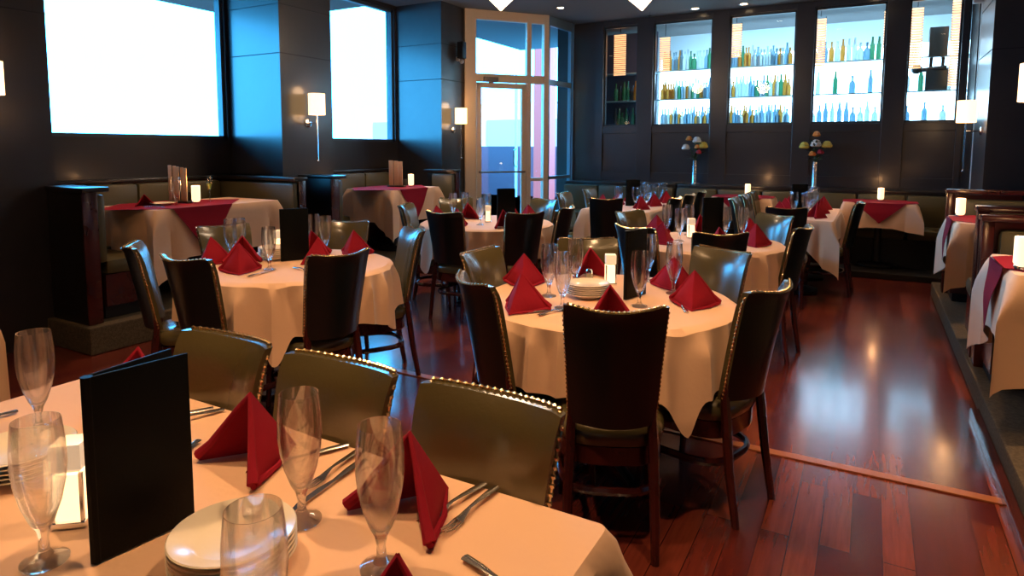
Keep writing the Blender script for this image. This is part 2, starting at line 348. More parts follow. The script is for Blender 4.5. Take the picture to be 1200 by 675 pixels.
l.matrix_world = Matrix.Translation(VA+(VB-VA)*.5+Vector((-.07, .055, 1.75))) @ Matrix.Rotation(math.atan2(VB.y-VA.y, VB.x-VA.x), 4, 'Z') @ Matrix.Rotation(-PI/2, 4, 'X')

# ================================================================== OUTSIDE
b = NB(); bx(b, -30, -6.36, -14, 34, -.16, -.02); bx(b, -30, -4.76, 12.2, 34, -.16, -.02); bx(b, -6.36, -4.76, 8.3, 12.2, -.16, -.02); struct('ground', b, pmat('street_paving', (.13, .05, .05), .8, noise=(2, .2)), 'bluish street paving outside')
b = NB(); bx(b, -9.2, -6.7, -3, 7.6, 3.62, 3.74); tag(obj('awning', b, pmat('awning_fabric', (.25, .10, .06), .7), None, False), 'pale blue awning seen through the top of the left windows', 'awning')
b = NB(); bx(b, -12.5, -12.2, 10.0, 24, 0, 1.45); bx(b, -12.2, -6.9, 17.8, 18.1, 0, 1.55); tag(obj('boundary_wall', b, pmat('purple_blue_render', (.11, .034, .050), .7), None, False), 'low purple blue wall outside the glass entrance door', 'wall')
b = NB(); bx(b, -10.25, -8.75, 17.0, 17.25, 4.95, 5.45, .03); cf_ = tag(obj('canopy_fascia', b, pmat('green_sign_paint', (.045, .12, .035), .5), None, False), 'green canopy fascia outside above the entrance door', 'canopy')
b = NB(); bx(b, -9.53, -9.47, 17.26, 17.32, 0, 5.4); obj('post', b, pmat('pale_render', (.95, .85, .8), .8), cf_, False)
b = NB(); bx(b, -8.25, -7.75, 16.0, 16.4, 0, 4.9, .03); tag(obj('street_column', b, pmat('coral_paint', (.60, .055, .04), .6), None, False), 'coral painted column outside the narrow sidelight', 'column')
bl = thing('street_building', 'pale building across the street outside the entrance', 'building', (-14, 24, 0))
b = NB(); bx(b, -8, 6, 0, 3, 0, 3.4); obj('facade', b, pmat('pale_render', (.95, .85, .8), .8), bl, False)
for k in range(4):
    b = NB(); bx(b, -7+k*3.2, -5.2+k*3.2, -.06, .0, 1.2, 2.7); obj('window', b, pmat('street_glass', (.5, .2, .2), .2), bl, False)

# ================================================================== PLATFORMS
def platform(name, x0, x1, y0, y1, h, label):
    b = NB(); bx(b, x0, x1, y0, y1, .001, h, .012); return struct(name, b, CARPET, label)
LP, RP, BP = .20, .14, .07
platform('trim_4', WX+.01, -4.82, 2.46, 7.4, LP, 'carpeted step under the left hand booths')
platform('trim_5', .60, 3.04, -1.9, 7.84, RP, 'carpeted step under the right hand booths')
b = NB(); bx(b, -4.4, 1.0, 8.50, BY-.031, .001, BP, .006); struct('trim_6', b, BLACK, 'low black plinth under the wall banquette')
b = NB(); bx(b, .555, .598, -1.9, 4.35, 0, .045, .004); struct('trim_7', b, MAHOG, 'red wood kerb along the right hand step')

# ================================================================== BOOTHS
def side_panel(name, parent, x0, x1, y0, y1, z0, z1):
    b = NB(); bx(b, x0, x1, y0, y1, z0, z1, .008); return obj(name, b, MAHOG, parent)
def cap(parent, x0, x1, y0, y1, z):
    b = NB(); bx(b, x0, x1, y0, y1, z, z+.035, .008); return obj('top_rail', b, MAHOG, parent)
def ubooth(y0, y1, xback, label, z=LP, top=1.17, near=.19, far=.15, xin=None):
    t = thing('corner_booth', label, 'booth', (-5.4, (y0+y1)/2, z), 0)
    ox, oy, oz = -5.4, (y0+y1)/2, z
    def P(name, m, fn, smooth=True):
        b = NB(); fn(b)
        for v in b.verts: v.co -= Vector((ox, oy, oz))
        return obj(name, b, m, t, smooth)
    xf = -4.90
    xi = xin or xback
    P('end_panel', DARKWOOD, lambda b: bx(b, -5.385, xf-.016, y0, y0+near*.55, z, top, .004))
    P('end_panel', DARKWOOD, lambda b: bx(b, xi+.01, xf-.016, y1-far*.5, y1, z, top, .004))
    P('end_post', MAHOG, lambda b: bx(b, xf-.016, xf, y0, y0+near*.6, z, top, .003))
    P('end_post', MAHOG, lambda b: bx(b, xf-.016, xf, y1-far*.55, y1, z, top, .003))
    def back(b):
        bx(b, xback+.005, xback+.07, y0+.25, y1, z, top, .006)
    P('back_panel', MAHOG, back)
    def rails(b):
        bx(b, -5.385, xf+.02, y0-.01, y0+near+.01, top, top+.035, .008); bx(b, xi, xf+.02, y1-far-.01, y1+.01, top, top+.035, .008); bx(b, xback+.002, xback+.13, y0+.25, y1, top, top+.03, .008)
    P('top_rail', DARKWOOD, rails)
    P('back_cushion', BENCHL, lambda b: bx(b, -5.38, xf-.02, y0+near*.55, y0+near, z+.44, top-.02, .03)); P('back_cushion', BENCHL, lambda b: bx(b, xi+.12, xf-.02, y1-far, y1-far*.5, z+.44, top-.02, .03))
    n = 4; ya = max(y0+near, 2.6); L = (y1-far-ya)/n
    for k in range(n): P('back_cushion', BENCHL, lambda b: bx(b, xback+.07, xback+.17, ya+k*L+.003, ya+(k+1)*L-.003, z+.42, top-.015, .035))
    def seat(b):
        bx(b, xback+.15, xback+.58, max(y0+near, 2.6), y1-far, z+.34, z+.46, .04)
        bx(b, xback+.50, xf-.05, y0+near, y0+near+.34, z+.34, z+.455, .04)
        bx(b, xback+.50, xf-.05, y1-far-.22, y1-far, z+.34, z+.455, .04)
    P('seat_cushion', BENCHL, seat)
    P('seat_base', MAHOG, lambda b: (bx(b, xback+.1, xback+.52, max(y0+near, 2.6), y1-far, z+.10, z+.34), bx(b, xback+.45, xf-.07, y0+near, y0+near+.30, z+.10, z+.34), bx(b, xback+.45, xf-.07, y1-far-.2, y1-far, z+.10, z+.34)))
    P('kick_board', BLACK, lambda b: (bx(b, xback+.12, xback+.49, max(y0+near, 2.6), y1-far, z+.002, z+.10), bx(b, xback+.45, xf-.1, y0+near, y0+near+.27, z+.002, z+.10), bx(b, xback+.45, xf-.1, y1-far-.18, y1-far, z+.002, z+.10)))
    return t
ubooth(2.50, 4.58, -6.15, 'olive leather corner booth with wooden ends under the left window', near=.17)
ubooth(5.02, 7.30, -5.38+.0, 'olive leather corner booth under the second window') if False else None
def booth2():
    return ubooth(4.93, 7.32, -6.15, 'olive leather booth below the second window, beside glass entrance', xin=-5.39)
BOOTH2 = booth2()

def bench(label, x0, x1, yb, facing, z, top, name='booth_bench'):
    """straight bench; yb = plane of the back's outer face, facing -1 looks to -Y, +1 looks to +Y"""
    t = thing(name, label, 'booth', (x0, yb, z)); s = facing
    def P(n, m, fn):
        b = NB(); fn(b); return obj(n, b, m, t)
    def Y(a, c): return (min(s*a, s*c), max(s*a, s*c))
    h = top-z; w = x1-x0
    def fr(b):
        bx(b, 0, .06, *Y(0, .13), 0, h, .006); bx(b, w-.06, w, *Y(0, .13), 0, h, .006); bx(b, .06, w-.06, *Y(0, .05), .08, h-.01)
    P('frame', MAHOG, fr)
    P('top_rail', MAHOG, lambda b: bx(b, -.01, w+.01, *Y(-.015, .145), h, h+.04, .01))
    P('back_cushion', BENCHL, lambda b: bx(b, .085, w-.085, *Y(.05, .15), .44, h-.05, .04))
    P('seat_cushion', BENCHL, lambda b: bx(b, .02, w-.02, *Y(.14, .58), .33, .45, .04))
    P('seat_base', MAHOG, lambda b: bx(b, .03, w-.03, *Y(.05, .53), .08, .33))
    P('kick_board', BLACK, lambda b: bx(b, .05, w-.05, *Y(.05, .5), .002, .08))
    return t
bench('olive leather booth bench with wooden frame behind the far right table', .64, 2.3, 7.40, -1, RP, 1.09)
bench('dark wooden booth bench seen from behind, between the two right tables', .62, 2.3, 5.06, 1, RP, 1.10)
bench('wood framed olive leather bench behind the nearest right table', .62, 2.3, 4.99, -1, RP, 1.06)
# wall banquette: separate units under the bar wall
for i, (x0, x1, lab) in enumerate([(-4.35, -2.55, 'left unit of the dark banquette under the bar wall'), (-2.52, -.72, 'middle unit of the banquette, behind the candlelit back table'), (-.69, .95, 'right unit of the banquette, behind the table with hanging burgundy corner')]):
    t = thing('banquette', lab, 'banquette', (x0, 9.62, BP)); w = x1-x0
    def P(n, m, fn):
        b = NB(); fn(b); return obj(n, b, m, t)
    P('frame', DARKWOOD, lambda b: bx(b, 0, w, -.01, .10, .0, .86, .006))
    P('ledge', DARKWOOD, lambda b: bx(b, 0, w, -.03, .44, .86, .90, .006))
    for k in range(3):
        P('back_cushion', BENCHL, lambda b: bx(b, .01+k*w/3, (k+1)*w/3-.01, -.13, -.015, .42, .85, .035))
        P('seat_cushion', BENCHL, lambda b: bx(b, .01+k*w/3, (k+1)*w/3-.01, -.58, -.10, .34, .46, .035))
    P('seat_base', BLACK, lambda b: bx(b, .02, w-.02, -.54, -.02, .0, .34))

# ================================================================== CHAIRS
def make_chair():
    t = thing('dining_chair', 'x', 'chair')
    ZB, ZTOP, TH = .50, .945, .045
    def wid(z): u = (z-ZB)/(ZTOP-ZB); return .158+.024*u**1.2
    def yb(z): u = (z-ZB)/(ZTOP-ZB); return -.185-.07*u-.015*u*u
    def bow(s): return -.066*(1-s*s)           # concave towards the sitter
    nu, nv = 12, 16
    def P(s, z, o):                             # o: 0 rear face, 1 front face
        w = wid(z)
        roll = -.010*max(0, (z-.90)/(ZTOP-.90))**2 if z > .90 else 0
        if o and z > .85: roll -= .010*((z-.85)/(ZTOP-.85))**2
        e = 1-.012/.2*0
        th = TH*(1-.25*abs(s)**6)
        dz = (-.010*(abs(s)**10)+.022*(abs(s)**2))*max(0, (z-.75)/(ZTOP-.75))*((z-ZB)/(ZTOP-ZB))**8
        return Vector((s*w, yb(z)+bow(s)+roll+(th if o else 0), z+dz))
    ss = [-1+2*i/nu for i in range(nu+1)]; zz = [ZB+(ZTOP-ZB)*j/nv for j in range(nv+1)]
    b = NB()
    Fg = [[None]*(nv+1) for _ in range(nu+1)]; Rg = [[None]*(nv+1) for _ in range(nu+1)]
    for i, s in enumerate(ss):
        for j, z in enumerate(zz):
            pf = P(s, z, 1); pr = P(s, z, 0)
            edge = max(abs(s), (z-ZB)/(ZTOP-ZB)); puff = .013*(1-abs(s)**4)*(1-abs(2*(z-ZB)/(ZTOP-ZB)-1)**4)
            pf.y += puff
            Fg[i][j] = b.verts.new(pf); Rg[i][j] = b.verts.new(pr)
    for i in range(nu):
        for j in range(nv):
            b.faces.new((Fg[i][j], Fg[i+1][j], Fg[i+1][j+1], Fg[i][j+1])).material_index = 0
            b.faces.new((Rg[i][j], Rg[i][j+1], Rg[i+1][j+1], Rg[i+1][j])).material_index = 1
    for j in range(nv):
        b.faces.new((Rg[0][j], Fg[0][j], Fg[0][j+1], Rg[0][j+1])); b.faces.new((Rg[nu][j], Rg[nu][j+1], Fg[nu][j+1], Fg[nu][j]))
    for i in range(nu):
        b.faces.new((Rg[i][nv], Fg[i][nv], Fg[i+1][nv], Rg[i+1][nv])); b.faces.new((Rg[i][0], Rg[i+1][0], Fg[i+1][0], Fg[i][0]))
    eds = [e for e in b.edges if len(e.link_faces) == 2 and e.calc_face_angle() > 1.0]
    bmesh.ops.bevel(b, geom=eds, offset=.010, segments=2, affect='EDGES', profile=.6)
    bk = obj('backrest', b, LEATHER, t, mats=[LEATHER, LEATHER_SHADED])
    # welt along the edge carrying the brass nails
    nb = NB(); path = []
    for j in range(25): z = ZB+.01+(ZTOP-ZB-.03)*j/24; path.append((P(-1, z, 0)*.5+P(-1, z, 1)*.5+Vector((-.0005, -.006, 0)), Vector((-1, 0, 0))))
    for i in range(1, 21): s = -1+2*i/21; path.append((P(s, ZTOP, 0)*.5+P(s, ZTOP, 1)*.5+Vector((0, -.007, .002)), Vector((0, 0, 1))))
    for j in range(24, -1, -1): z = ZB+.01+(ZTOP-ZB-.03)*j/24; path.append((P(1, z, 0)*.5+P(1, z, 1)*.5+Vector((.0005, -.006, 0)), Vector((1, 0, 0))))
    tube(nb, [p for p, n in path], .0035, 5)
    for p, n in path:
        g = bmesh.ops.create_icosphere(nb, subdivisions=1, radius=.0072); bmesh.ops.translate(nb, verts=g['verts'], vec=p)
    obj('nailhead_trim', nb, NAIL, bk)
    # seat cushion, apron, ring
    def dshape(k, n=36, rx=.213, ry=.212, yo=.02):
        pts = []
        for i in range(n):
            a = 2*PI*i/n; c, s = math.cos(a), math.sin(a); e = .62
            x = math.copysign(abs(c)**e, c)*rx*k; y = math.copysign(abs(s)**e, s)*ry*k+yo
            x *= (1+.10*(y-yo)/ry); pts.append((x, y))
        return pts
    def stack(levels):
        b = NB(); rings = []
        for k, z in levels: rings.append([b.verts.new((x, y, z)) for x, y in dshape(k)])
        n = len(rings[0])
        for i in range(len(rings)-1):
            for q in range(n): b.faces.new((rings[i][q], rings[i][(q+1) % n], rings[i+1][(q+1) % n], rings[i+1][q]))
        b.faces.new(rings[0][::-1]); b.faces.new(rings[-1]); return b
    obj('seat', stack([(.96, .405), (1.0, .41), (1.03, .43), (1.02, .456), (.95, .476), (.8, .488), (.45, .496)]), LEATHER, t)
    obj('seat_frame', stack([(.95, .33), (.97, .335), (.97, .402), (.95, .405)]), MAHOG, t)
    b = NB(); tube(b, [(x, y, .225) for x, y in dshape(.90)], .012, 6, closed=True, sq=(1, 1.4)); obj('stretcher', b, MAHOG, t)
    for sx in (-1, 1):
        b = NB(); tube(b, [(sx*.160, -.250, 0), (sx*.158, -.212, .22), (sx*.150, -.19, .42), (sx*.146, -.178, .52), (sx*.150, -.195, .60)], [.016, .019, .021, .018, .012], 8); obj('leg', b, MAHOG, t)
    for sx in (-1, 1):
        b = NB(); tube(b, [(sx*.185, .205, 0), (sx*.178, .19, .22), (sx*.165, .165, .36)], [.013, .017, .020], 8); obj('leg', b, MAHOG, t)
    return t
CH = Stamp(make_chair())
def chair(tx, ty, head, label, group=None):
    """tx,ty: top centre of the backrest, head: direction the sitter looks (deg)"""
    a = math.radians(head); d = Vector((math.cos(a), math.sin(a)))
    p = Vector((tx, ty))*1.015+d*.27
    CH((p.x, p.y, 0), a-PI/2, label, group)
TC = (-1.07, 2.86); TL = (-3.05, 2.73); TD = (-3.20, 5.25); TM = (-1.09, 4.98)
G1, G2, G3, G4 = 'chairs around the middle round table', 'chairs around the left round table', 'chairs around the round table by the entrance', 'chairs around the rear middle round table'
CHAIRS = [
 (-.74, 2.06, 114, 'dark nailhead chair with its back to the viewer at the middle round table', G1),
 (-1.40, 2.21, 52, 'dark chair seen from behind left at the middle round table, seat pulled out', G1),
 (-1.76, 2.82, 0, 'olive leather chair on the far left of the middle round table, facing right', G1),
 (-1.45, 3.52, -56, 'olive chair behind the glasses at the far side of the middle round table', G1),
 (-.67, 3.50, -118, 'olive chair with window glare at the far right of the middle round table', G1),
 (-.33, 2.66, 163, 'dark nailhead chair standing on the aisle right of the middle round table', G1),
 (-2.90, 1.93, 92, 'dark chair with its back to the viewer at the left round table', G2),
 (-3.50, 2.05, 55, 'narrow side view chair at the left end of the left round table', G2),
 (-2.36, 2.42, 166, 'dark chair seen from behind at the right of the left round table', G2),
 (-2.62, 3.36, -125, 'chair with blue window shine facing left, beside the left round table', G2),
 (-3.32, 3.46, -64, 'olive chair behind the black menu of the left round table', G2),
 (-3.86, 2.86, -12, 'olive chair in front of the window booth table with burgundy cloth', G2),
 (-3.12, 4.42, 92, 'left of the two dark chairs backing the viewer at the entrance round table', G3),
 (-2.50, 4.72, 145, 'right of the two dark chairs backing the viewer at the entrance round table', G3),
 (-2.40, 5.32, 188, 'dark side view chair at the right of the entrance round table', G3),
 (-2.98, 6.05, -108, 'far right olive chair at the round table by the glass door', G3),
 (-3.85, 5.68, -45, 'far left olive chair at the round table by the glass door', G3),
 (-3.82, 4.80, 20, 'chair with blue shine left of the entrance table, before the booth cloth', G3),
 (-1.41, 4.27, 66, 'dark chair with its back to the viewer, left front of the rear middle table', G4),
 (-.82, 4.22, 118, 'dark chair right front of the rear middle table, above the olive chair', G4),
 (-.40, 4.85, 172, 'dark chair on the aisle beside the rear middle round table', G4),
 (-.66, 5.58, -125, 'olive chair with blue glare at the far right of the rear middle table', G4),
 (-1.78, 5.25, -20, 'small olive chair at the far left of the rear middle table', G4),
 (-2.47, 6.51, 112, 'dark chair at the near head of the long back left table', 'chairs at the long back left table'),
 (-1.86, 7.00, 180, 'nearest of three dark chairs along the right of the long back left table', 'chairs at the long back left table'),
 (-1.86, 7.60, 180, 'middle of three dark chairs along the right of the long back left table', 'chairs at the long back left table'),
 (-1.86, 8.20, 180, 'farthest of three dark chairs along the right of the long back left table', 'chairs at the long back left table'),
 (-3.22, 7.05, 0, 'chair left of the long back left table, nearest the glass screen', 'chairs at the long back left table'),
 (-3.22, 7.85, 0, 'farther chair at the left side of the long back left table', 'chairs at the long back left table'),
 (-.66, 6.36, 98, 'dark chair at the near head of the long back right table', 'chairs at the long back right table'),
 (-.10, 7.35, 178, 'dark chair on the aisle right of the long back right table', 'chairs at the long back right table'),
 (-1.27, 7.25, 0, 'nearest of three dark chairs along the left of the long back right table', 'chairs at the long back right table'),
 (-1.27, 7.85, 0, 'middle of three dark chairs along the left of the long back right table', 'chairs at the long back right table'),
 (-1.27, 8.42, 0, 'farthest of three dark chairs along the left of the long back right table', 'chairs at the long back right table'),
 (-1.56, 1.150, -90, 'olive chair behind the black menu at the nearest table, left of three', 'chairs along the nearest table'),
 (-1.13, 1.150, -90, 'middle of the three olive chairs along the nearest table', 'chairs along the nearest table'),
 (-.695, 1.150, -92, 'right of the three olive chairs along the nearest table', 'chairs along the nearest table'),
]
for c in CHAIRS: chair(*c)

# ================================================================== TABLES AND CLOTHS
def round_table(c, r, z, label):
    t = thing('round_table', label, 'table', (c[0], c[1], 0))
    b = NB(); lathe(b, [(0, z-.035), (r-.02, z-.035), (r-.012, z-.03), (r-.012, z-.008), (r-.02, z-.004), (0, z-.004)], 40); obj('tabletop', b, DARKWOOD, t)
    b = NB(); lathe(b, [(0, .05), (.04, .05), (.04, z-.05), (.12, z-.036), (0, z-.036)], 16); obj('pedestal', b, BLACK, t)
    b = NB()
    for k in range(4):
        a = PI/4+k*PI/2; tube(b, [(0, 0, .06), (.30*math.cos(a), .30*math.sin(a), .02)], [.03, .02], 8, sq=(1, .8))
    obj('base', b, BLACK, t); return t
def rect_table(x0, x1, y0, y1, z, zf, label, legs=False):
    cx, cy = (x0+x1)/2, (y0+y1)/2; t = thing('dining_table', label, 'table', (cx, cy, zf)); hx, hy = (x1-x0)/2-.012, (y1-y0)/2-.012; h = z-zf
    b = NB(); bx(b, -hx, hx, -hy, hy, h-.036, h-.005, .004); obj('tabletop', b, DARKWOOD, t)
    n = [0] if max(hx, hy) < .62 else [-.5, .5]
    for k in n:
        px, py = (k*2*hx*.55, 0) if hx > hy else (0, k*2*hy*.55)
        b = NB(); lathe(b, [(0, .04), (.22, .04-.03), (.22, .03), (.06, .06), (.04, .1), (.04, h-.05), (.12, h-.037), (0, h-.037)], 20, (px, py, 0)); obj('pedestal', b, BLACK, t)
    return t
def sstep(x): x = max(0, min(1, x)); return x*x*(3-2*x)
def cloth_round(c, r, z, drop, half, rot, waves, avoid, label, group=None, amp=.030, seed=0, ):
    """square cloth over a round top; hangs lower at its four corners except over chair seats"""
    rnd = random.Random(seed); N = 320; b = NB(); ph = [rnd.uniform(0, 6.28) for _ in range(4)]
    rings = []
    levels = [0, .5, .93]; rings.append([b.verts.new((0, 0, .002))])
    for f in levels[1:]: rings.append([b.verts.new((r*f*math.cos(2*PI*k/N), r*f*math.sin(2*PI*k/N), .002)) for k in range(N)])
    J = 12
    for j in range(J+1):
        u = j/J; ring = []
        for k in range(N):
            th = 2*PI*k/N; a = th-rot; m = max(abs(math.cos(a)), abs(math.sin(a)))
            d = half/m-r
            for av, lim in avoid:
                dd = abs((th-av+PI) % (2*PI)-PI); w = 1-sstep((dd-.30)/.28)
                if d > lim: d = d*(1-w)+lim*w
            corner = sstep(1-abs(((a+PI/4) % (PI/2))-PI/4)*0 - 0) if False else 0
            ca = abs(((a) % (PI/2))-PI/4)             # 0 at the corners
            cf = math.exp(-(ca/.16)**2)
            s = u*d; rr = r+.003+.010*min(1, s/.02)
            zz = -max(0, s-.012)
            if s < .02: rr = r-.012+.025*math.sin(min(1, s/.02)*PI/2); zz = .002-.012*(s/.02)**2
            wv = (1-2*abs(math.sin(waves*th+ph[0]+.8*math.sin(3*th+ph[2]))))*.6+math.sin(round(waves*.6)*th+ph[1]+.9*math.sin(2*th+ph[3]))*.5
            g = sstep(s/.12)
            rr += g*(amp*wv+.012)+g*cf*.045*s/.4+.05*s
            ring.append(b.verts.new((rr*math.cos(th), rr*math.sin(th), zz)))
        rings.append(ring)
    R0 = rings[0][0]
    for k in range(N): b.faces.new((R0, rings[1][k], rings[1][(k+1) % N]))
    for A, B in zip(rings[1:], rings[2:]):
        for k in range(N): b.faces.new((A[k], B[k], B[(k+1) % N], A[(k+1) % N]))
    o = obj('tablecloth', b, CLOTH, None, loc=(c[0], c[1], z))
    return tag(o, label, 'tablecloth', group)
def cloth_rect(x0, x1, y0, y1, z, drop, label, corner=.16, seed=0, amp=.010, mat=None, name='tablecloth', cat='tablecloth', drops=None):
    rnd = random.Random(seed); cx, cy = (x0+x1)/2, (y0+y1)/2; hx, hy = (x1-x0)/2, (y1-y0)/2; rc = .03; b = NB()
    P = []   # perimeter: (point, normal, cornerness)
    def side(p, q, n, m):
        for i in range(m): 
            f = i/m; P.append((Vector(p)*(1-f)+Vector(q)*f, Vector(n), 0, f))
    ms = 40; 
    cs = [(hx-rc, -hy+rc, -PI/2), (hx-rc, hy-rc, 0), (-hx+rc, hy-rc, PI/2), (-hx+rc, -hy+rc, PI)]
    pts = []
    for ci, (px, py, a0) in enumerate(cs):
        for i in range(9):
            a = a0+PI/2*i/8; pts.append((Vector((px+rc*math.cos(a), py+rc*math.sin(a))), Vector((math.cos(a), math.sin(a)))))
        nx, ny, na = cs[(ci+1) % 4]; p = pts[-1][0]; q = Vector((nx+rc*math.cos(na), ny+rc*math.sin(na)))
        for i in range(1, 36): f = i/36; pts.append((p*(1-f)+q*f, pts[8+ (len(pts)-9 if False else 0)][1] if False else Vector((math.cos(a0+PI/2), math.sin(a0+PI/2)))))
    corners = [Vector((sx*hx, sy*hy)) for sx, sy in ((1, -1), (1, 1), (-1, 1), (-1, -1))]
    n = len(pts); rings = []
    J = 10; ph = [rnd.uniform(0, 6.28) for _ in range(4)]
    mid = [b.verts.new((p.x*.97, p.y*.97, .002)) for p, _ in pts]
    b.faces.new(mid); rings.append(mid)
    for j in range(J+1):
        u = j/J; ring = []
        for k, (p, nn) in enumerate(pts):
            dc = min((p-c).length for c in corners); cf = max(0, 1-dc/.13)
            dr = drop
            if drops: dr = drops[0]*max(0, -nn.y)+drops[1]*max(0, nn.x)+drops[2]*max(0, nn.y)+drops[3]*max(0, -nn.x); dr /= max(.001, abs(nn.x)+abs(nn.y))
            d = dr+corner*max(0, 1-dc/.26)**1.15
            s = u*d
            if s < .02: off = -.010+.018*math.sin(min(1, s/.02)*PI/2); zz = .002-.012*(s/.02)**2
            else: off = .008; zz = -max(0, s-.012)
            g = sstep(s/.25); w = math.sin(k*.37+ph[0])*.5+math.sin(k*.61+ph[1])*.5
            # pleats each side of a corner, flared corner point
            pl = math.exp(-((dc-.11)/.05)**2)
            cdir = nn
            off += g*(amp*w+.006)+g*cf*.085-g*pl*.030+.02*s
            pp = p; dn = nn
            if dc < .07:
                cc = min(corners, key=lambda c: (p-c).length); dg = Vector((math.copysign(.707, cc.x), math.copysign(.707, cc.y)))
                h = g*.9*(1-dc/.07)**.5 if dc > .03 else g*.9
                pp = p*(1-h)+(cc-dg*.012)*h; dn = (nn*(1-g)+dg*g).normalized()
            q = pp+dn*off
            ring.append(b.verts.new((q.x, q.y, zz)))
        rings.append(ring)
    for A, B in zip(rings, rings[1:]):
        for k in range(n): b.faces.new((A[k], B[k], B[(k+1) % n], A[(k+1) % n]))
    o = obj(name, b, mat or CLOTH, None, loc=(cx, cy, z)); return tag(o, label, cat)
def av(c, ids, lim=.285): return [(math.atan2(CHAIRS[i][1]-c[1], CHAIRS[i][0]-c[0]), lim) for i in ids]
round_table(TC, .585, ZT, 'round dining table in the middle under a cream cloth')
cloth_round(TC, .585, ZT, .3, .90, math.radians(-40+45), 13, av(TC, range(0, 6)), 'cream tablecloth hanging in folds on the middle round table', seed=1)
round_table(TL, .585, ZT, 'round dining table at the left, behind the nearest chairs')
cloth_round(TL, .585, ZT, .3, .90, math.radians(0), 13, av(TL, range(6, 12)), 'cream tablecloth on the left round table, beside black menu', seed=2)
round_table(TD, .62, ZT, 'round dining table in front of the glass entrance')
cloth_round(TD, .62, ZT, .3, .93, math.radians(8), 13, av(TD, range(12, 18)), 'cream tablecloth on the round table before the glass door', seed=3)
round_table(TM, .575, ZT, 'round dining table behind the middle round table')
cloth_round(TM, .575, ZT, .3, .90, math.radians(-10), 13, av(TM, range(18, 23)), 'cream tablecloth on the rear middle round table', seed=4)
rect_table(-2.09, -.39, .12, 1.105, ZT, 0, 'nearest rectangular dining table, laid with plates and glasses')
cloth_rect(-2.09, -.39, .12, 1.105, ZT, .285, 'cream tablecloth on the nearest table at the bottom left', seed=5, corner=.10)
rect_table(-2.96, -2.14, 6.95, 8.55, ZT, 0, 'long back table at the left with three chairs on its right')
cloth_rect(-2.96, -2.14, 6.95, 8.55, ZT, .29, 'cream tablecloth on the long back left table', seed=6, corner=.18)
rect_table(-1.0, -.29, 7.0, 8.6, ZT, 0, 'long back table at the right by the aisle')
cloth_rect(-1.0, -.29, 7.0, 8.6, ZT, .29, 'cream tablecloth with a long corner point on the long back right table', seed=7, corner=.30)
BT = [(-1.85, -1.10, 8.74, 9.30, BP+.79, BP), (-.28, .50, 8.74, 9.32, BP+.79, BP)]
RT_ = [(.61, 1.45, 6.10, 6.86, RP+.78, RP), (.60, 1.45, 3.70, 4.42, RP+.78, RP)]
LT_ = [(-5.72, -4.96, 3.06, 4.31, LP+.79, LP), (-5.66, -4.92, 5.92, 6.90, LP+.79, LP)]
names = ['left table of the two by the bar wall, with burgundy overlay and candle', 'right table by the bar wall, with hanging burgundy corner', 'far table on the right step', 'nearest table on the right step at the photo edge', 'booth table under the first window', 'booth table under the second window']
clothn = ['cream tablecloth on the left banquette table', 'cream tablecloth on the right banquette table, straight hem', 'cream tablecloth with pointed corners on the far right step table', 'cream tablecloth at the right edge, lit warm from its candle', 'cream tablecloth on the first window booth table', 'cream tablecloth on the second window booth table']
overn = ['burgundy overlay on the left banquette table', 'burgundy overlay with its triangle hanging on the right banquette table', 'burgundy overlay on the far right step table', 'burgundy overlay hanging down the nearest right step table', 'burgundy overlay on the first window booth table', 'burgundy overlay on the second window booth table']
rect_table(-4.65, -3.98, .89, 1.515, .72, 0, 'small side table at the left edge of the photo under a cloth')
cloth_rect(-4.65, -3.98, .89, 1.515, .72, .62, 'cloth of the small side table, a narrow strip at the left photo edge', corner=.02, seed=11)
def overlay(cx, cy, z, hx, hy, label, drop, sides, half):
    """diamond cloth: square turned 45 degrees, corners hanging over the sides listed (dx,dy,cover half width at edge)"""
    b = NB(); e = .005
    # top polygon clipped to the tabletop
    def clip():
        poly = [(half, 0), (0, half), (-half, 0), (0, -half)]
        for ax, s, lim in ((0, 1, hx+.010), (0, -1, hx+.010), (1, 1, hy+.010), (1, -1, hy+.010)):
            out = []
            for i in range(len(poly)):
                p, q = poly[i], poly[(i+1) % len(poly)]; fp, fq = lim-s*p[ax], lim-s*q[ax]
                if fp >= 0: out.append(p)
                if (fp >= 0) != (fq >= 0):
                    t = fp/(fp-fq); out.append((p[0]+(q[0]-p[0])*t, p[1]+(q[1]-p[1])*t))
            poly = out
        return poly
    slab(b, clip(), e, e+.003)
    for dx, dy in sides:
        lim = hx if dx else hy; w = half-lim; t0 = w; tp = drop if drop else w; tp = min(w, tp) if not drop else drop
        o = lim+.016
        n = 8; A = []; B = []
        for i in range(n+1):
            f = i/n; zz = e+.003-tp*f; ww = t0*(1-f); oo = o+.030*sstep(f/.6)
            for s in (-1, 1):
                p = (dx*oo+(s*ww if dx == 0 else 0), dy*oo+(s*ww if dy == 0 else 0), zz)
                (A if s < 0 else B).append((p, (p[0]+dx*.003, p[1]+dy*.003, zz)))
        va = [[b.verts.new(p[0]), b.verts.new(p[1])] for p in A]; vb = [[b.verts.new(p[0]), b.verts.new(p[1])] for p in B]
        for i in range(n):
            for k in (0, 1): b.faces.new((va[i][k], vb[i][k], vb[i+1][k], va[i+1][k]))
            b.faces.new((va[i][0], va[i+1][0], va[i+1][1], va[i][1])); b.faces.new((vb[i][0], vb[i+1][0], vb[i+1][1], vb[i][1]))
    bmesh.ops.remove_doubles(b, verts=b.verts, dist=.0004)
    o = obj('table_overlay', b, BURG, None, False, loc=(cx, cy, z)); return tag(o, label, 'table overlay')
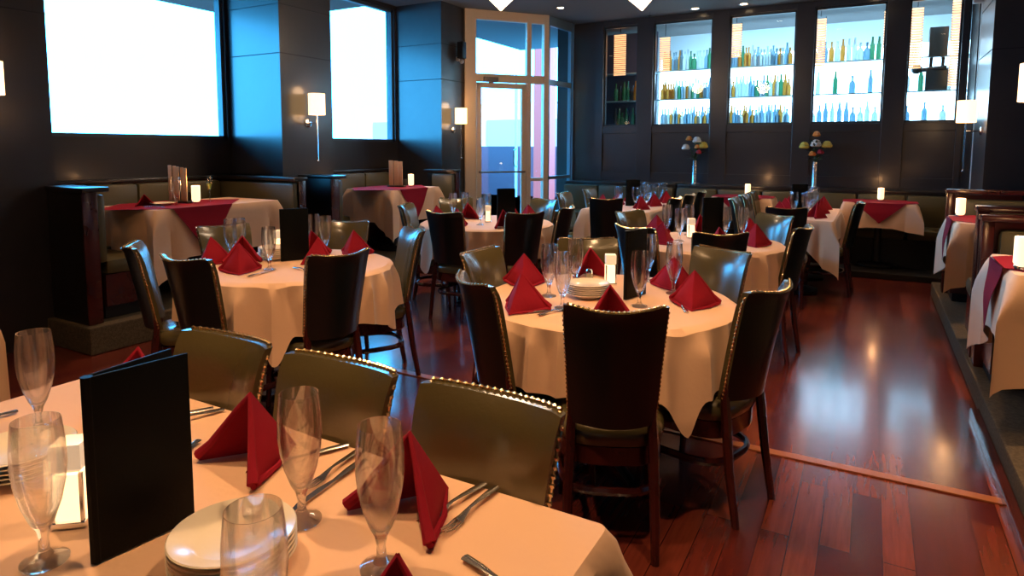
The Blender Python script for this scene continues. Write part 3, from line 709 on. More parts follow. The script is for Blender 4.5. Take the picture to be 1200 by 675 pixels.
for i, (x0, x1, y0, y1, z, zf) in enumerate(BT+RT_+LT_):
    rect_table(x0, x1, y0, y1, z, zf, names[i])
    dr = None
    cloth_rect(x0, x1, y0, y1, z, [.30, .30, .34, .36, .42, .40][i], clothn[i], corner=.06 if i < 2 else .24, seed=20+i, drops=dr)
    cx, cy, hx, hy = (x0+x1)/2, (y0+y1)/2, (x1-x0)/2, (y1-y0)/2
    if i < 2: overlay(cx, cy, z, hx, hy, overn[i], .24, [(0, -1)], hy+.27)
    elif i < 4: overlay(cx, cy, z, hx, hy, overn[i], .36, [(-1, 0)], hx+.20)
    else: overlay(cx, cy-[.20, .08][i-4], z, hx, hy+.2, overn[i], .40, [(1, 0)], hx+.28)

# ================================================================== TABLEWARE
def make_glass():
    b = NB(); H = .25
    outer = [(.0, .0), (.036, .0), (.0365, .003), (.030, .006), (.014, .012), (.0085, .022), (.0075, .040), (.011, .058), (.020, .076), (.030, .105), (.0375, .140), (.0405, .170), (.0400, .205), (.0375, .232), (.0355, H)]
    inner = [(.0342, H), (.0362, .232), (.0388, .205), (.0393, .170), (.0363, .140), (.0286, .105), (.018, .078), (.008, .066), (0, .064)]
    lathe(b, outer+inner, 28)
    return tag(obj('goblet', b, GLASS), 'x', 'glass')
GL = Stamp(make_glass())
def make_napkin():
    b = NB(); ap = Vector((0, -.005, .165)); R = Vector((0, .105, .002)); th = .005
    for sx in (-1, 1):
        L = Vector((sx*.108, -.070, .002)); cen = (ap+R+L)/3
        n = (R-ap).cross(L-ap).normalized()
        if n.dot(Vector((sx, 0, .2))) < 0: n = -n
        N = 10; top = []; bot = []
        for i in range(N+1):
            f = i/N; row = []
            for k in range(N+1-i):
                g = k/N; h = 1-f-g
                p = ap*h+R*f+L*g
                p = p+n*(.022*math.sin(PI*min(1, max(0, (1-h))))*(4*f*g)); p.z = max(p.z, .001)
                row.append(p)
            top.append([b.verts.new(p+n*th*.5) for p in row]); bot.append([b.verts.new(p-n*th*.5) for p in row])
        for G_, fl in ((top, 0), (bot, 1)):
            for i in range(N):
                for k in range(N-i):
                    a = [G_[i][k], G_[i+1][k], G_[i][k+1]]; b.faces.new(a[::-1] if fl else a)
                    if k < N-i-1: a = [G_[i+1][k], G_[i+1][k+1], G_[i][k+1]]; b.faces.new(a[::-1] if fl else a)
        def rim(A, B):
            for i in range(len(A)-1): b.faces.new((A[i], A[i+1], B[i+1], B[i]))
        rim([top[0][k] for k in range(N+1)], [bot[0][k] for k in range(N+1)]); rim([top[i][0] for i in range(N+1)], [bot[i][0] for i in range(N+1)]); rim([top[i][N-i] for i in range(N+1)], [bot[i][N-i] for i in range(N+1)])
        # rolled free edge from the tip down to the foot
        tube(b, [ap+Vector((0, 0, -.004)), ap*.75+L*.25, ap*.5+L*.5, ap*.25+L*.75, L+Vector((0, 0, .012))], [.004, .006, .008, .010, .0125], 8)
        fo = L+Vector((0, 0, .012)); dirn = (L-ap).normalized()
        tube(b, [R+Vector((0, -.004, .004)), (R+L)/2+Vector((sx*.012, 0, .006)), L+Vector((0, 0, .008))], [.004, .006, .008], 6)
    return tag(obj('folded_napkin', b, BURG), 'x', 'napkin')
NK = Stamp(make_napkin())
def make_plates():
    b = NB(); lathe(b, [(0, .004), (.055, .004), (.06, .0), (.066, .004), (.085, .013), (.100, .019), (.103, .021), (.101, .023), (.084, .018), (.066, .010), (.058, .007), (0, .007)], 48)
    return tag(obj('bread_plate', b, CHINA), 'x', 'plate')
PL = Stamp(make_plates())
def make_fork():
    b = NB(); L = .19
    tube(b, [(0, 0, .004), (0, .03, .006), (0, .07, .010), (0, .10, .011)], [.0095, .0085, .0055, .0040], 8, sq=(1, .35))
    tube(b, [(0, .10, .011), (0, .128, .006), (0, .142, .004)], [.004, .008, .0125], 8, sq=(1, .22))
    for k in range(4): x = -.0095+k*.0063; tube(b, [(x, .138, .004), (x, .165, .004), (x*.95, .19, .010)], [.0024, .002, .0012], 5, sq=(1, .6))
    return tag(obj('fork', b, STEEL), 'x', 'fork')
def make_knife():
    b = NB(); tube(b, [(0, 0, .005), (0, .05, .006), (0, .10, .005)], [.008, .0085, .005], 8, sq=(1, .45))
    bl = [(-.0045, .10), (.0045, .10), (.010, .14), (.010, .20), (.003, .228), (-.0045, .232)]; slab(b, bl, .004, .0056)
    return tag(obj('table_knife', b, STEEL), 'x', 'knife')
def make_spoon():
    b = NB(); tube(b, [(0, 0, .004), (0, .04, .008), (0, .11, .010), (0, .128, .007)], [.009, .007, .004, .0045], 8, sq=(1, .35))
    n = 16; rg = []
    for k, (f, z) in enumerate([(1, .010), (.8, .004), (.45, .001)]): rg.append([b.verts.new((.020*f*math.cos(2*PI*i/n), .158+.031*f*math.sin(2*PI*i/n), z)) for i in range(n)])
    rg2 = [[b.verts.new(v.co+Vector((0, 0, .0015))) for v in r] for r in rg]
    for G_ in (rg, rg2):
        for A, B in zip(G_, G_[1:]):
            for i in range(n): b.faces.new((A[i], A[(i+1) % n], B[(i+1) % n], B[i]))
        b.faces.new(G_[-1])
    for i in range(n): b.faces.new((rg[0][i], rg[0][(i+1) % n], rg2[0][(i+1) % n], rg2[0][i]))
    return tag(obj('spoon', b, STEEL), 'x', 'spoon')
FK, KN, SP = Stamp(make_fork()), Stamp(make_knife()), Stamp(make_spoon())
def lay(st, a, bb, z, label, group=None, length=.19):
    """cutlery from handle end a towards tip bb"""
    d = Vector((bb[0]-a[0], bb[1]-a[1])); ang = math.atan2(d.y, d.x)-PI/2
    return st((a[0], a[1], z+.0025), ang, label, group)
def make_lantern():
    t = thing('candle_lantern', 'x', 'candle holder')
    b = NB(); bx(b, -.030, .030, -.030, .030, 0, .012, .003); obj('base', b, CHROME, t)
    b = NB()
    for sx in (-1, 1):
        for sy in (-1, 1): bx(b, sx*.024-.003, sx*.024+.003, sy*.024-.003, sy*.024+.003, .012, .105)
    obj('frame', b, CHROME, t)
    b = NB(); bx(b, -.022, .022, -.022, .022, .012, .100, .002); obj('lower_glass', b, FROST, t)
    b = NB(); lathe(b, [(.030, .105), (.037, .112), (.037, .150), (.036, .158), (.033, .158), (.034, .112)], 4); bmesh.ops.rotate(b, verts=b.verts, cent=(0, 0, 0), matrix=Matrix.Rotation(PI/4, 3, 'Z')); obj('glass_shade', b, FROSTDIM, t, False)
    b = NB(); lathe(b, [(0, .100), (.012, .100), (.012, .118), (0, .118)], 12); c = obj('candle', b, WAX, t)
    b = NB(); lathe(b, [(0, .119), (.005, .124), (.004, .132), (0, .142)], 8); obj('flame', b, FLAME, c)
    return t
LN = Stamp(make_lantern())
def make_votive():
    t = thing('votive_candle', 'x', 'candle')
    b = NB(); lathe(b, [(0, 0), (.034, 0), (.034, .012), (.030, .016), (0, .016)], 20); obj('base', b, CHROME, t)
    b = NB(); lathe(b, [(.028, .016), (.036, .03), (.036, .150), (.035, .155), (.033, .155), (.033, .03), (0, .018)], 20); obj('glass_cylinder', b, FROST, t)
    b = NB(); lathe(b, [(0, .02), (.024, .02), (.024, .085), (0, .085)], 14); c = obj('candle', b, WAX, t)
    b = NB(); lathe(b, [(0, .086), (.006, .093), (.004, .104), (0, .116)], 8); obj('flame', b, FLAME, c)
    return t
VT = Stamp(make_votive())
def make_menu(w=.162, h=.325, open_=.055):
    t = thing('menu_folder', 'x', 'menu')
    for s, nm in ((1, 'cover'), (-1, 'cover')):
        b = NB(); bx(b, 0, w, -.003, .003, .001, h, .002); bmesh.ops.transform(b, matrix=Matrix.Translation((.0, s*-.006, 0)) @ Matrix.Rotation(s*-open_*2.2, 4, 'Z'), verts=b.verts); obj(nm, b, BLACKL, t)
    b = NB(); tube(b, [(-.001, 0, .001), (-.001, 0, h)], .010, 8); obj('spine', b, BLACKL, t)
    b = NB(); bx(b, .006, w-.008, -.003, .003, .006, h-.010); obj('pages', b, PAPER, t, False)
    return t
MN = Stamp(make_menu())
def make_shaker():
    t = thing('salt_shaker', 'x', 'shaker')
    b = NB(); lathe(b, [(0, 0), (.018, 0), (.020, .01), (.018, .055), (0, .055)], 14); obj('body', b, pmat('salt_glass', (.35, .32, .22), .2, spec=.8), t)
    b = NB(); lathe(b, [(.0185, .055), (.0185, .068), (.012, .078), (0, .080)], 14); obj('lid', b, CHROME, t)
    return t
SH = Stamp(make_shaker())

# ---- nearest table
g = BK['glasses_fg']
for (x, y), lab in zip(g, ['tall glass at the left edge behind the plates, nearest table', 'large tall glass in the bottom left corner', 'tall glass in front of the left burgundy napkin, nearest table', 'tall glass in front of the right burgundy napkin, nearest table', 'glass standing low before the front plate stack']):
    GL((x, y, ZT+.004), 0, lab, 'tall glasses on the nearest table')
def napkin3(Lm, Mm, Rm, label, group):
    c = (Vector((*Lm, 0))+Vector((*Mm, 0))+Vector((*Rm, 0)))/3
    mid = (Vector(Lm)+Vector(Mm))/2; d = Vector(Rm)-mid; ang = math.atan2(d.y, d.x)-PI/2
    NK((mid.x+math.cos(ang+PI/2)*.075, mid.y+math.sin(ang+PI/2)*.075, ZT+.003), ang, label, group)
def nap(x, y, z, ang, label, group): NK((x, y, z+.003), ang, label, group)
NG = 'burgundy napkins on the nearest table'; N3P = BK['n3p']
n1 = BK['n1']; n2 = BK['n2']
napkin3(n1[0], n1[1], n1[2], 'burgundy folded napkin before the second near chair, beside the black menu', NG)
napkin3(*[(q[0]+.035, q[1]-.005) for q in n2[:3]], 'burgundy folded napkin before the right near chair', NG)
nap(N3P[0], N3P[1], ZT, .5, 'tip of a burgundy napkin at the bottom edge of the photo', NG)
nap(-1.72, 1.0, ZT, .6, 'burgundy napkin mostly hidden behind the black menu', NG)
px, py = BK['plates']['fg']
for k in range(5): PL((px, py, ZT+.004+k*.0095), .3*k, ['lowest', 'second lowest', 'middle', 'second highest', 'topmost'][k]+' plate of the front stack on the nearest table', 'front plate stack on the nearest table')
for k in range(5): PL((-1.585, .655, ZT+.004+k*.0095), .3*k, ['lowest', 'second lowest', 'middle', 'second highest', 'topmost'][k]+' plate of the stack at the left edge of the nearest table', 'left plate stack on the nearest table')
a = math.atan2(BK_MENU[1][1]-BK_MENU[0][1], BK_MENU[1][0]-BK_MENU[0][0])
MN((BK_MENU[0][0], BK_MENU[0][1], ZT+.004), a, 'large black menu folder standing open on the nearest table')
LN((BK['candles']['fg'][0], BK['candles']['fg'][1], ZT+.004), .7, 'glowing candle holder behind the large black menu')
cutn = [(FK, 'left fork of the pair at the right end of the nearest table'), (FK, 'right fork of the pair at the right end of the nearest table'), (KN, 'knife lying behind the left front glass'), (KN, 'knife between the two burgundy napkins'), (FK, 'fork between the two burgundy napkins'),
        (KN, 'knife lying beside the black menu, near the left chair'), (SP, 'spoon between the black menu and the napkin'), (FK, 'fork beside the black menu'), (SP, 'spoon at the bottom edge of the photo'), (SP, 'spoon at the left edge behind the plates')]
for (st, lab), (p, q) in zip(cutn, BK['cut']): lay(st, p, q, ZT+.002, lab, 'cutlery on the nearest table')
# ---- other round tables
def inside(p, c, r):
    d = Vector(p)-Vector(c)
    if d.length > r: d = d.normalized()*r
    return c[0]+d.x, c[1]+d.y
SETS = [('tc', TC, 'middle round table', .49), ('tl', TL, 'left round table', .49), ('td', TD, 'round table by the glass door', .50), ('tm', TM, 'rear middle round table', .48)]
ranks = ['nearest left', 'left', 'far left', 'front centre', 'far right', 'right']
NAPL = {
 'tc': ['front left, largest', 'behind the front left one', 'at the back with an open fold', 'small, just behind the near chair', 'at the back right behind a glass', 'large bright one at the right'],
 'tl': ['at the far left above a chair back', 'large one at front centre', 'behind the front centre one', 'front right beside the chair back', 'at the right end', 'behind the black menu'],
 'td': ['at the left behind a chair', 'beside the candle', 'behind the right chair', 'at the right end', 'at the far left', 'at the far side'],
 'tm': ['large one at the left', 'thin one beside the candle', 'large bright one at the right', 'at the far left', 'behind the right one', 'small tip before the menu']}
NANG = {'tc': [150, 175, 10, 0, 170, 160], 'tl': [170, 200, 20, 120, 170, 60], 'td': [160, 200, 30, 170, 20, 100], 'tm': [190, 20, 160, 170, 100, 30]}
for key, c, nm, rr in SETS:
    ny = 0
    for i, p in enumerate(BK['nap'][key]):
        x, y = inside(p, c, rr)
        nap(x, y, ZT, math.radians(NANG[key][i])+YAW, 'burgundy folded napkin %s, %s' % (NAPL[key][i], nm), 'napkins on the '+nm)
    for i, p in enumerate(BK['glasses_'+key]):
        x, y = inside(p, c, .5)
        GL((x, y, ZT+.004), 0, 'tall stemmed glass on the %s, %s' % (nm, ['furthest left', 'second from the left', 'third from the left', 'fourth from the left', 'fifth from the left', 'sixth from the left'][i]), 'glasses on the '+nm)
    m0, m1 = BK['menus'][key]; a = math.atan2(m1[1]-m0[1], m1[0]-m0[0])
    if key == 'td': m0 = (-3.06, 5.22); a = YAW+.2
    if key == 'tm': m0 = (-1.13, 5.12); a = YAW+.3
    MN((m0[0], m0[1], ZT+.004), a if key != 'tc' else math.radians(82), 'black menu folder standing on the %s' % nm)
    q = inside(BK['candles'][key], c, .45)
    if key == 'td': q = (-3.17, 5.22)
    if key == 'tm': q = (-1.22, 5.10)
    LN((q[0], q[1], ZT+.004), .5, 'small glowing candle holder on the %s' % nm)
for key, nm, n, (px, py) in [('tc', 'middle round table', 6, (-1.155, 2.82)), ('tl', 'left round table', 7, (-3.27, 2.79))]:
    for k in range(n): PL((px, py, ZT+.004+k*.0095), 0, 'cream plate number %s from the bottom of the stack, %s' % (['one', 'two', 'three', 'four', 'five', 'six', 'seven'][k], nm), 'plate stack on the '+nm)
SH((-1.262, 3.10, ZT+.004), 0, 'salt shaker left of the candle on the middle round table'); SH((-3.33, 2.98, ZT+.004), 0, 'salt shaker behind the plates on the left round table')
for i, (p, q) in enumerate(BK['cut_tc']): lay([KN, FK, FK, SP][i], inside(p, TC, .5), inside(q, TC, .4), ZT+.002, ['knife before the front left napkin, middle round table', 'fork before the front left napkin, middle round table', 'fork before the bright right napkin, middle round table', 'spoon at the right rim of the middle round table'][i])
for i, (p, q) in enumerate(BK['cut_tl']): lay([KN, FK, SP][i], inside(p, TL, .48), inside(q, TL, .4), ZT+.002, ['knife before the front napkin, left round table', 'fork near the menu, left round table', 'spoon at the left of the left round table'][i])
# ---- long back tables
def long_set(x0, x1, y0, y1, nm, mx, n=3):
    for i in range(n):
        y = y0+.28+(y1-y0-.56)*i/(n-1)
        for s, x in ((0, x0+.17), (1, x1-.17)):
            nap(x, y, ZT, PI/2*(1 if s else -1)+PI+.5, 'burgundy napkin on the %s side of the %s, %s row' % (['left', 'right'][s], nm, ['near', 'middle', 'far'][i]), 'napkins on the '+nm)
            xg = x+(.13 if s == 0 else -.13)
            GL((xg, y+.17, ZT+.004), 0, 'stemmed glass at the %s side of the %s, %s row' % (['left', 'right'][s], nm, ['near', 'middle', 'far'][i]), 'glasses on the '+nm)
            GL((xg+(.02 if s else -.02), y+.29, ZT+.004), 0, 'second stemmed glass at the %s side of the %s, %s row' % (['left', 'right'][s], nm, ['near', 'middle', 'far'][i]), 'glasses on the '+nm)
    MN((mx, (y0+y1)/2-.15, ZT+.004), YAW+.1, 'black menu folder standing on the %s' % nm)
long_set(-2.96, -2.14, 6.95, 8.55, 'long back left table', -2.62)
long_set(-1.0, -.29, 7.0, 8.6, 'long back right table', -.74)
# ---- booth tables
for (x, y, z), lab in zip([(-1.44, 9.12, BP+.79), (.12, 9.12, BP+.79), (.685, 6.66, RP+.78), (.655, 3.86, RP+.78), (-5.24, 3.62, LP+.79), (-5.20, 6.64, LP+.79)],
    ['glowing candle on the left banquette table', 'glowing candle on the right banquette table', 'glowing candle on the far right step table', 'large bright candle on the nearest right step table', 'glowing candle on the first window booth table', 'glowing candle on the second window booth table']):
    VT((x, y, z+.011), 0, lab)
    light('candle_flame', 'POINT', (x, y, z+.20), 2.2, (1, .5, .2), shadow_soft_size=.03)
def menu_rack(x, y, z, n, label):
    t = thing('menu_holder', label, 'menu holder', (x, y, z), YAW-.2)
    b = NB(); bx(b, -.11, .11, -.05, .05, 0, .02, .004); bx(b, -.11, .11, .044, .05, .02, .10); obj('holder', b, DARKWOOD, t)
    for k in range(n):
        w = .19/n; b = NB(); bx(b, -.095+k*w, -.095+(k+1)*w-.006, -.03+.01*(k % 2), -.022+.01*(k % 2), .02, .34-.006*k, .002); obj('menu_card', b, pmat('tan_card', (.62, .42, .24), .6), t)
menu_rack(-5.40, 3.58, LP+.79+.006, 5, 'upright tan menu cards on the first window booth table')
menu_rack(-5.32, 6.50, LP+.79+.006, 3, 'upright tan menu cards on the second window booth table')
GL((-5.22, 3.42, LP+.795), 0, 'clear glass before the tan menu cards, first window table', 'glasses on the first window booth table')
go = thing('champagne_flute', 'slim flute of pale yellow wine beside the candle, first window table', 'glass', (-5.30, 3.80, LP+.795))
b = NB(); lathe(b, [(0, 0), (.03, 0), (.028, .004), (.006, .012), (.0045, .09), (.012, .115), (.024, .17), (.026, .21), (.023, .24), (.022, .24), (.025, .21), (.023, .17), (.011, .117), (0, .112)], 18); obj('bowl', b, GLASS, go)
b = NB(); lathe(b, [(0, .118), (.010, .118), (.0215, .165), (.0215, .170), (0, .170)], 16); obj('wine', b, pmat('yellow_wine', (.8, .75, .15), .1, trans=.6), go)
PL((-5.33, 3.37, LP+.797), 0, 'cream plate on the first window booth table')
nap(-5.42, 3.26, LP+.79, 1.2, 'burgundy napkin on the first window booth table', None)
[o for o in COL.objects if o.get('label') == 'burgundy napkin on the first window booth table'][0].scale = (.7, .7, .62)
FK((-5.12, 3.25, LP+.797), 2.0, 'fork on the first window booth table'); 

# ================================================================== LAMPS
def make_sconce():
    t = thing('wall_sconce', 'x', 'lamp')           # wall plane at local x=0, lamp towards +x
    b = NB(); lathe(b, [(0, 0), (.045, 0), (.045, .012), (.03, .02), (0, .02)], 20); bmesh.ops.rotate(b, verts=b.verts, cent=(0, 0, 0), matrix=Matrix.Rotation(PI/2, 3, 'Y')); obj('back_plate', b, CHROME, t)
    b = NB(); tube(b, [(.018, 0, 0), (.14, 0, 0)], .007); obj('arm', b, CHROME, t)
    b = NB(); tube(b, [(.14, 0, -.40), (.14, 0, .16)], .0075); g2 = bmesh.ops.create_icosphere(b, subdivisions=2, radius=.014); bmesh.ops.translate(b, verts=g2['verts'], vec=(.14, 0, -.41)); obj('rod', b, CHROME, t)
    b = NB(); lathe(b, [(.088, .09), (.088, .315), (.0865, .315), (.0865, .09)], 28, (.14, 0, 0)); lathe(b, [(.088, .09), (.0885, .095)], 28, (.14, 0, 0)); obj('lamp_shade', b, SHADE, t)
    return t
SC = Stamp(make_sconce())
SCP = [(PX, 2.13, 1.76, 0, 'lit wall sconce on the pier at the left edge of the photo'), (PX, 5.10, 1.76, 0, 'lit wall sconce on the pier between the two big windows'), (PX, 7.90, 1.76, 0, 'lit wall sconce on the pier beside the glass entrance'), (.975, 8.15, 1.69, PI, 'lit wall sconce beside the white post at the right'), (.98, 4.92, 1.70, PI, 'lit wall sconce at the right edge of the photo')]
for x, y, z, rz, lab in SCP:
    SC((x, y, z), rz, lab)
    light('sconce_bulb', 'POINT', (x+(.14 if rz == 0 else -.14), y, z+.345), 1.6, WARM, shadow_soft_size=.06)
    light('sconce_bulb', 'POINT', (x+(.14 if rz == 0 else -.14), y, z+.07), 1.2, WARM, shadow_soft_size=.06)
# pendants : inverted glass pyramids
def pendant(x, y, ztip, label):
    t = thing('pendant_lamp', label, 'lamp', (x, y, ztip), YAW)
    b = NB(); lathe(b, [(0, 0), (.30, .24), (.29, .25), (0, .02)], 4); bmesh.ops.rotate(b, verts=b.verts, cent=(0, 0, 0), matrix=Matrix.Rotation(PI/4, 3, 'Z')); obj('glass_shade', b, PEND, t, False)
    b = NB(); bx(b, -.23, .23, -.23, .23, .245, .27, .004); obj('top_frame', b, pmat('pendant_bronze', (.08, .05, .03), .4, metal=.7), t)
    b = NB(); tube(b, [(0, 0, .27), (0, 0, CEILZ-ztip-.02)], .008); lathe(b, [(0, CEILZ-ztip-.03), (.06, CEILZ-ztip-.03), (.06, CEILZ-ztip-.001), (0, CEILZ-ztip-.001)], 16); obj('stem', b, pmat('pendant_bronze', (.08, .05, .03), .4, metal=.7), t)
    light('pendant_bulb', 'POINT', (x, y, ztip-.08), 40, (1, .7, .45), shadow_soft_size=.12)
pendant(-3.40, 5.85, 2.90, 'lit square glass pendant lamp hanging left, its tip above the glass door')
pendant(-2.00, 6.15, 2.82, 'lit square glass pendant lamp hanging right of the first, by the bar wall')
# recessed downlights
DL = [(-4.11, 8.82), (-2.38, 9.80), (-1.70, 9.82), (-.05, 9.80)]
DT = [(-.9, .75, 16, 120), (-2.1, .75, 34, 130), (-.15, 1.9, 32, 120), (-1.07, 2.6, 30, 62), (-3.0, 2.6, 34, 60), (-3.2, 5.2, 34, 60), (-1.1, 4.9, 34, 60), (-2.55, 7.6, 26, 60), (-.6, 7.7, 24, 60), (1.0, 6.3, 46, 55), (.85, 3.9, 62, 60), (-5.2, 3.5, 26, 60), (-5.2, 6.4, 26, 60), (-1.4, 8.9, 10, 60), (.1, 8.9, 12, 60)]
def make_dl():
    t = thing('recessed_downlight', 'x', 'ceiling light')
    b = NB(); lathe(b, [(.048, 0), (.065, -.006), (.065, 0)], 20); obj('trim_ring', b, CHROME, t)
    b = NB(); lathe(b, [(0, -.003), (.048, -.003), (.048, -.001), (0, -.001)], 20); obj('lens', b, DLIT, t)
    return t
DS = Stamp(make_dl())
for i, (x, y) in enumerate(DL): DS((x, y, CEILZ), 0, ['small recessed ceiling light beside the glass screen', 'left of the two close ceiling lights over the third bar window', 'right of the two close ceiling lights over the third bar window', 'ceiling light over the gap right of the fourth bar window'][i], 'recessed ceiling lights')
ENK = 5.5
for x, y, e, ang in DT:
    DS((x, y, CEILZ), 0, 'recessed ceiling light above the tables, outside the photo', 'ceiling lights over the tables')
    light('downlight_beam', 'SPOT', (x, y, CEILZ-.02), e*ENK, WARM, spot_size=math.radians(ang), spot_blend=.7, shadow_soft_size=.05)
# sprinkler, speaker, small things
sp = thing('sprinkler_head', 'small sprinkler under the ceiling left of the second bar window', 'sprinkler', (-3.05, 9.75, CEILZ))
b = NB(); lathe(b, [(0, -.05), (.012, -.05), (.012, 0), (0, 0)], 10); obj('stem', b, CHROME, sp); b = NB(); lathe(b, [(0, -.058), (.03, -.056), (.03, -.052), (0, -.05)], 14); obj('deflector', b, CHROME, sp)
sk = thing('wall_speaker', 'small dark speaker with bracket high on the pier left of the entrance', 'speaker', (PX, 8.0, 2.92))
b = NB(); bx(b, .04, .14, -.05, .05, -.12, .12, .01); obj('cabinet', b, BLACK, sk); b = NB(); bx(b, .0, .05, -.02, .02, -.15, -.09, .005); g2 = bmesh.ops.create_icosphere(b, subdivisions=2, radius=.035); bmesh.ops.translate(b, verts=g2['verts'], vec=(.09, 0, -.16)); obj('bracket', b, pmat('grey_plastic', (.35, .33, .32), .4), sk)
sk = thing('wall_speaker', 'small grey speaker high on the right pier by the bar windows', 'speaker', (.975, 8.35, 3.1))
b = NB(); bx(b, -.13, -.03, -.05, .05, -.08, .14, .012); obj('cabinet', b, pmat('grey_plastic', (.35, .33, .32), .4), sk); b = NB(); bx(b, -.04, -.0, -.02, .02, -.02, .05, .004); obj('bracket', b, BLACK, sk)

# ================================================================== BACK BAR
bar = thing('back_bar', 'backlit bar shelving seen through the bar windows', 'bar shelving', (0, 10.95, 0))
BLIT = pmat('backlit_bar_panel', (.8, .9, 1), .5, emis=(.55, .85, 1.0), es=8)
for k, (z0, z1) in enumerate([(1.60, 2.30), (2.34, 2.77), (2.81, 3.02)]):
    b = NB(); bx(b, -3.25, 1.35, .08, .10, z0, z1); obj('lit_panel', b, BLIT, bar, False)
for z in (1.86, 2.32, 2.79):
    b = NB(); bx(b, -4.5, 1.4, -.22, .06, z-.018, z, .003); obj('shelf', b, pmat('shelf_glass', (.35, .55, .62), .15), bar)
b = NB(); bx(b, -4.5, 1.4, -.30, .12, .0, 1.60); obj('counter', b, DARKWOOD, bar)
b = NB(); bx(b, -4.5, -3.3, .08, .12, 1.60, 3.5); obj('dark_end_panel', b, pmat('grey_violet_panel', (.06, .07, .12), .5), bar)
BC = [('clear_bottle', (.65, .88, .95), .9), ('green_bottle', (.06, .35, .18), .8), ('amber_bottle', (.70, .36, .06), .8), ('blue_bottle', (.22, .48, .66), .8), ('dark_bottle', (.03, .05, .07), .6)]
PR = [[(0, 0), (.036, 0), (.038, .01), (.038, .17), (.030, .20), (.013, .225), (.012, .29), (.015, .292), (.015, .305), (0, .305)],
      [(0, 0), (.042, 0), (.044, .012), (.044, .13), (.034, .165), (.014, .185), (.013, .23), (.017, .232), (.017, .26), (0, .26)],
      [(0, 0), (.033, 0), (.034, .01), (.034, .20), (.018, .25), (.013, .31), (.014, .335), (0, .335)]]
BST = {}
for nm, c, tr in BC:
    for pi in range(3):
        b = NB(); lathe(b, PR[pi], 12); o = obj('bottle', b, pmat(nm, c, .12, trans=.35 if tr > .7 else 0)); BST[(nm, pi)] = Stamp(tag(o, 'x', 'bottle'))
winname = ['first (dim)', 'second', 'third', 'fourth', 'fifth']; rowname = ['lowest', 'middle', 'top']
rb = random.Random(3)
for wi, (x0, x1) in enumerate([(-4.05, -3.38), (-3.20, -2.25), (-2.12, -1.10), (-.92, .10), (.25, 1.0)]):
    for ri, z in enumerate((1.86, 2.32, 2.79)):
        if wi == 3 and ri == 1: cnt = 4
        elif wi == 4: cnt = [3, 4, 0][ri]
        elif wi == 3: cnt = [10, 0, 12][ri]
        elif wi == 0: cnt = [9, 8, 0][ri]
        elif wi == 2: cnt = [20, 18, 20][ri]
        else: cnt = [18, 19, 17][ri]
        for k in range(cnt):
            if wi == 0: ci = rb.choice([4, 4, 2, 1])
            else: ci = rb.choice([0, 0, 3, 3, 1, 2] if ri else [2, 0, 3, 0, 2, 3])
            if wi == 1 and ri == 1 and k < 5: ci = 2
            nm = BC[ci][0]; pi = rb.randrange(3)
            x = x0+.05+(x1-x0-.1)*(k+.5)/cnt+rb.uniform(-.008, .008)
            BST[(nm, pi)]((x, 10.95-.10+rb.uniform(-.03, .03), z+.001), 0, '%s on the %s shelf behind the %s bar window from the left' % (nm.replace('_', ' '), rowname[ri], winname[wi]), 'bottles on the back bar')
# drop unused bottle prototypes
for (nm, pi), st in BST.items():
    if not st.used: bpy.data.objects.remove(st.root)
# amber slatted light columns
AMB = pmat('lit_amber_slat', (.9, .5, .2), .5, emis=(1, .48, .20), es=1.6)
for i, (x, w, z0, z1) in enumerate([(-3.86, .20, 2.72, 3.42), (-3.08, .16, 2.75, 3.30), (-2.22, .06, 2.7, 3.42), (-1.98, .16, 2.9, 3.42), (-.80, .14, 2.7, 3.4), (.06, .12, 2.9, 3.42), (.38, .14, 2.6, 3.42), (.84, .15, 2.35, 3.5)]):
    t = thing('louvred_lamp', 'amber slatted light column behind the %s' % ['left end bar window', 'second bar window, at its left', 'second bar window, at its right edge', 'third bar window', 'fourth bar window, at its left', 'fourth bar window, at its right', 'fifth bar window, at its left', 'fifth bar window, tall one at its right'][i], 'lamp', (x, 10.42, z0))
    b = NB(); n = int((z1-z0)/.034)
    for k in range(n): bx(b, 0, w, 0, .03, k*.034, k*.034+.020)
    obj('slats', b, AMB, t, False)
    b = NB(); bx(b, .0, .008, .03, .04, 0, z1-z0); bx(b, w-.008, w, .03, .04, 0, z1-z0); obj('frame', b, DARKWOOD, t, False)
    if True:
        b = NB(); bx(b, w/2-.005, w/2+.005, .03, .04, z1-z0, CEILZ-z0); obj('hanger', b, DARKWOOD, t, False)
# coat-like dark figure : tall espresso machine silhouette in the fifth window
cm = thing('coffee_machine', 'dark machine behind the fifth bar window', 'coffee machine', (.62, 10.80, 2.321))
b = NB(); bx(b, -.02, .24, -.10, .12, 0, .30, .01); bx(b, .0, .22, -.08, .10, .45, .86, .01); bx(b, .02, .06, .02, .08, .3, .45); bx(b, .16, .20, .02, .08, .3, .45); obj('body', b, pmat('machine_dark', (.03, .045, .05), .3), cm)
b = NB(); tube(b, [(-.16, -.02, .28), (.22, -.12, .30)], .03); g2 = bmesh.ops.create_icosphere(b, subdivisions=2, radius=.07); bmesh.ops.translate(b, verts=g2['verts'], vec=(-.13, -.03, .30)); obj('steam_arm', b, pmat('machine_dark', (.03, .045, .05), .3), cm)
# added fill: glowing strip hidden behind the window header to brighten the bar room
b = NB(); bx(b, -3.2, 1.5, 10.27, 10.36, CEILZ-.03, CEILZ-.001); tag(obj('bar_fill_strip', b, pmat('fill_strip_glow', (1, 1, 1), .5, emis=(.6, .85, 1), es=14)), 'unseen cool fill strip added inside the bar', 'ceiling light')

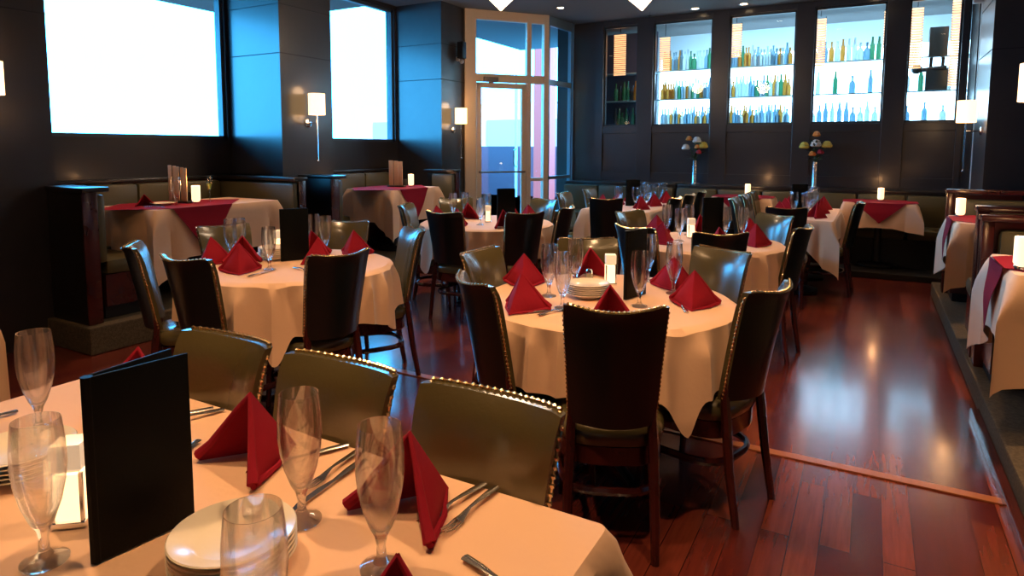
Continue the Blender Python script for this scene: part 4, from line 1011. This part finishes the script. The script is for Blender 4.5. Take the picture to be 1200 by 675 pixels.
# ================================================================== VASES
def vase(x, y, z, label, seed):
    rnd = random.Random(seed); t = thing('flower_vase', label, 'vase', (x, y, z))
    b = NB(); lathe(b, [(0, 0), (.040, 0), (.042, .01), (.036, .03), (.034, .34), (.038, .355), (.034, .355), (.030, .33), (0, .30)], 20); obj('vase', b, pmat('brushed_silver', (.5, .52, .55), .25, metal=1), t)
    b = NB()
    for k in range(9):
        a = rnd.uniform(0, 6.28); r = rnd.uniform(.03, .1); tube(b, [(0, 0, .30), (r*.4*math.cos(a), r*.4*math.sin(a), .42), (r*math.cos(a), r*math.sin(a), .52)], .004, 5)
    obj('stems', b, pmat('stem_green', (.04, .09, .02), .6), t)
    b = NB()
    for k in range(40):
        a = rnd.uniform(0, 6.28); r = rnd.uniform(.04, .15); zc = rnd.uniform(.38, .66); L = .05; c = Vector((r*math.cos(a), r*math.sin(a), zc)); d = Vector((math.cos(a), math.sin(a), rnd.uniform(-.4, .8))).normalized(); s = d.cross(Vector((0, 0, 1))).normalized()
        vs = [b.verts.new(c+q) for q in (-d*L, s*L*.35, d*L, -s*L*.35)]; b.faces.new(vs)
        vs = [b.verts.new(c+q-Vector((0, 0, .002))) for q in (-d*L, s*L*.35, d*L, -s*L*.35)]; b.faces.new(vs[::-1])
    obj('leaves', b, pmat('leaf_green', (.02, .05, .015), .6), t)
    fl = [((0, -.03, .56), .055, 'white'), ((.105, -.01, .55), .052, 'yellow'), ((-.115, 0, .54), .052, 'yellow'), ((.05, -.05, .48), .035, 'red'), ((-.03, -.04, .46), .038, 'orange'), ((0, 0, .66), .040, 'orange')]
    if seed == 1: fl = [((-.11, 0, .52), .048, 'white'), ((.02, -.02, .60), .05, 'white'), ((.09, -.01, .54), .055, 'yellow'), ((.05, -.05, .47), .035, 'red'), ((-.07, -.02, .62), .038, 'orange'), ((.03, -.04, .53), .034, 'orange')]
    pc = {'white': (.75, .68, .6), 'yellow': (.75, .55, .08), 'red': (.45, .02, .03), 'orange': (.75, .25, .03)}
    for (cx, cy, cz), r, col in fl:
        cx *= 1.3; cy *= 1.3; cz = .40+(cz-.42)*1.35; r *= 1.35
        b = NB()
        for ring, (n, rr, hh) in enumerate([(9, 1, .0), (7, .72, .35), (5, .42, .6)]):
            for k in range(n):
                a = 2*PI*k/n+ring*.4; d = Vector((math.cos(a), math.sin(a), 0)); g3 = bmesh.ops.create_icosphere(b, subdivisions=1, radius=r*.5)
                for v in g3['verts']: v.co = Vector((v.co.x, v.co.y, v.co.z*.8))+d*r*rr*.55+Vector((cx, cy, cz+hh*r))
        obj(col+'_bloom', b, pmat(col+'_petals', pc[col], .6), t)
vase(-2.33, 9.86, BP+.90, 'silver vase of white and yellow flowers under the second and third bar windows', 1)
vase(-.68, 9.86, BP+.90, 'silver vase of yellow, white and red flowers under the fourth bar window', 2)
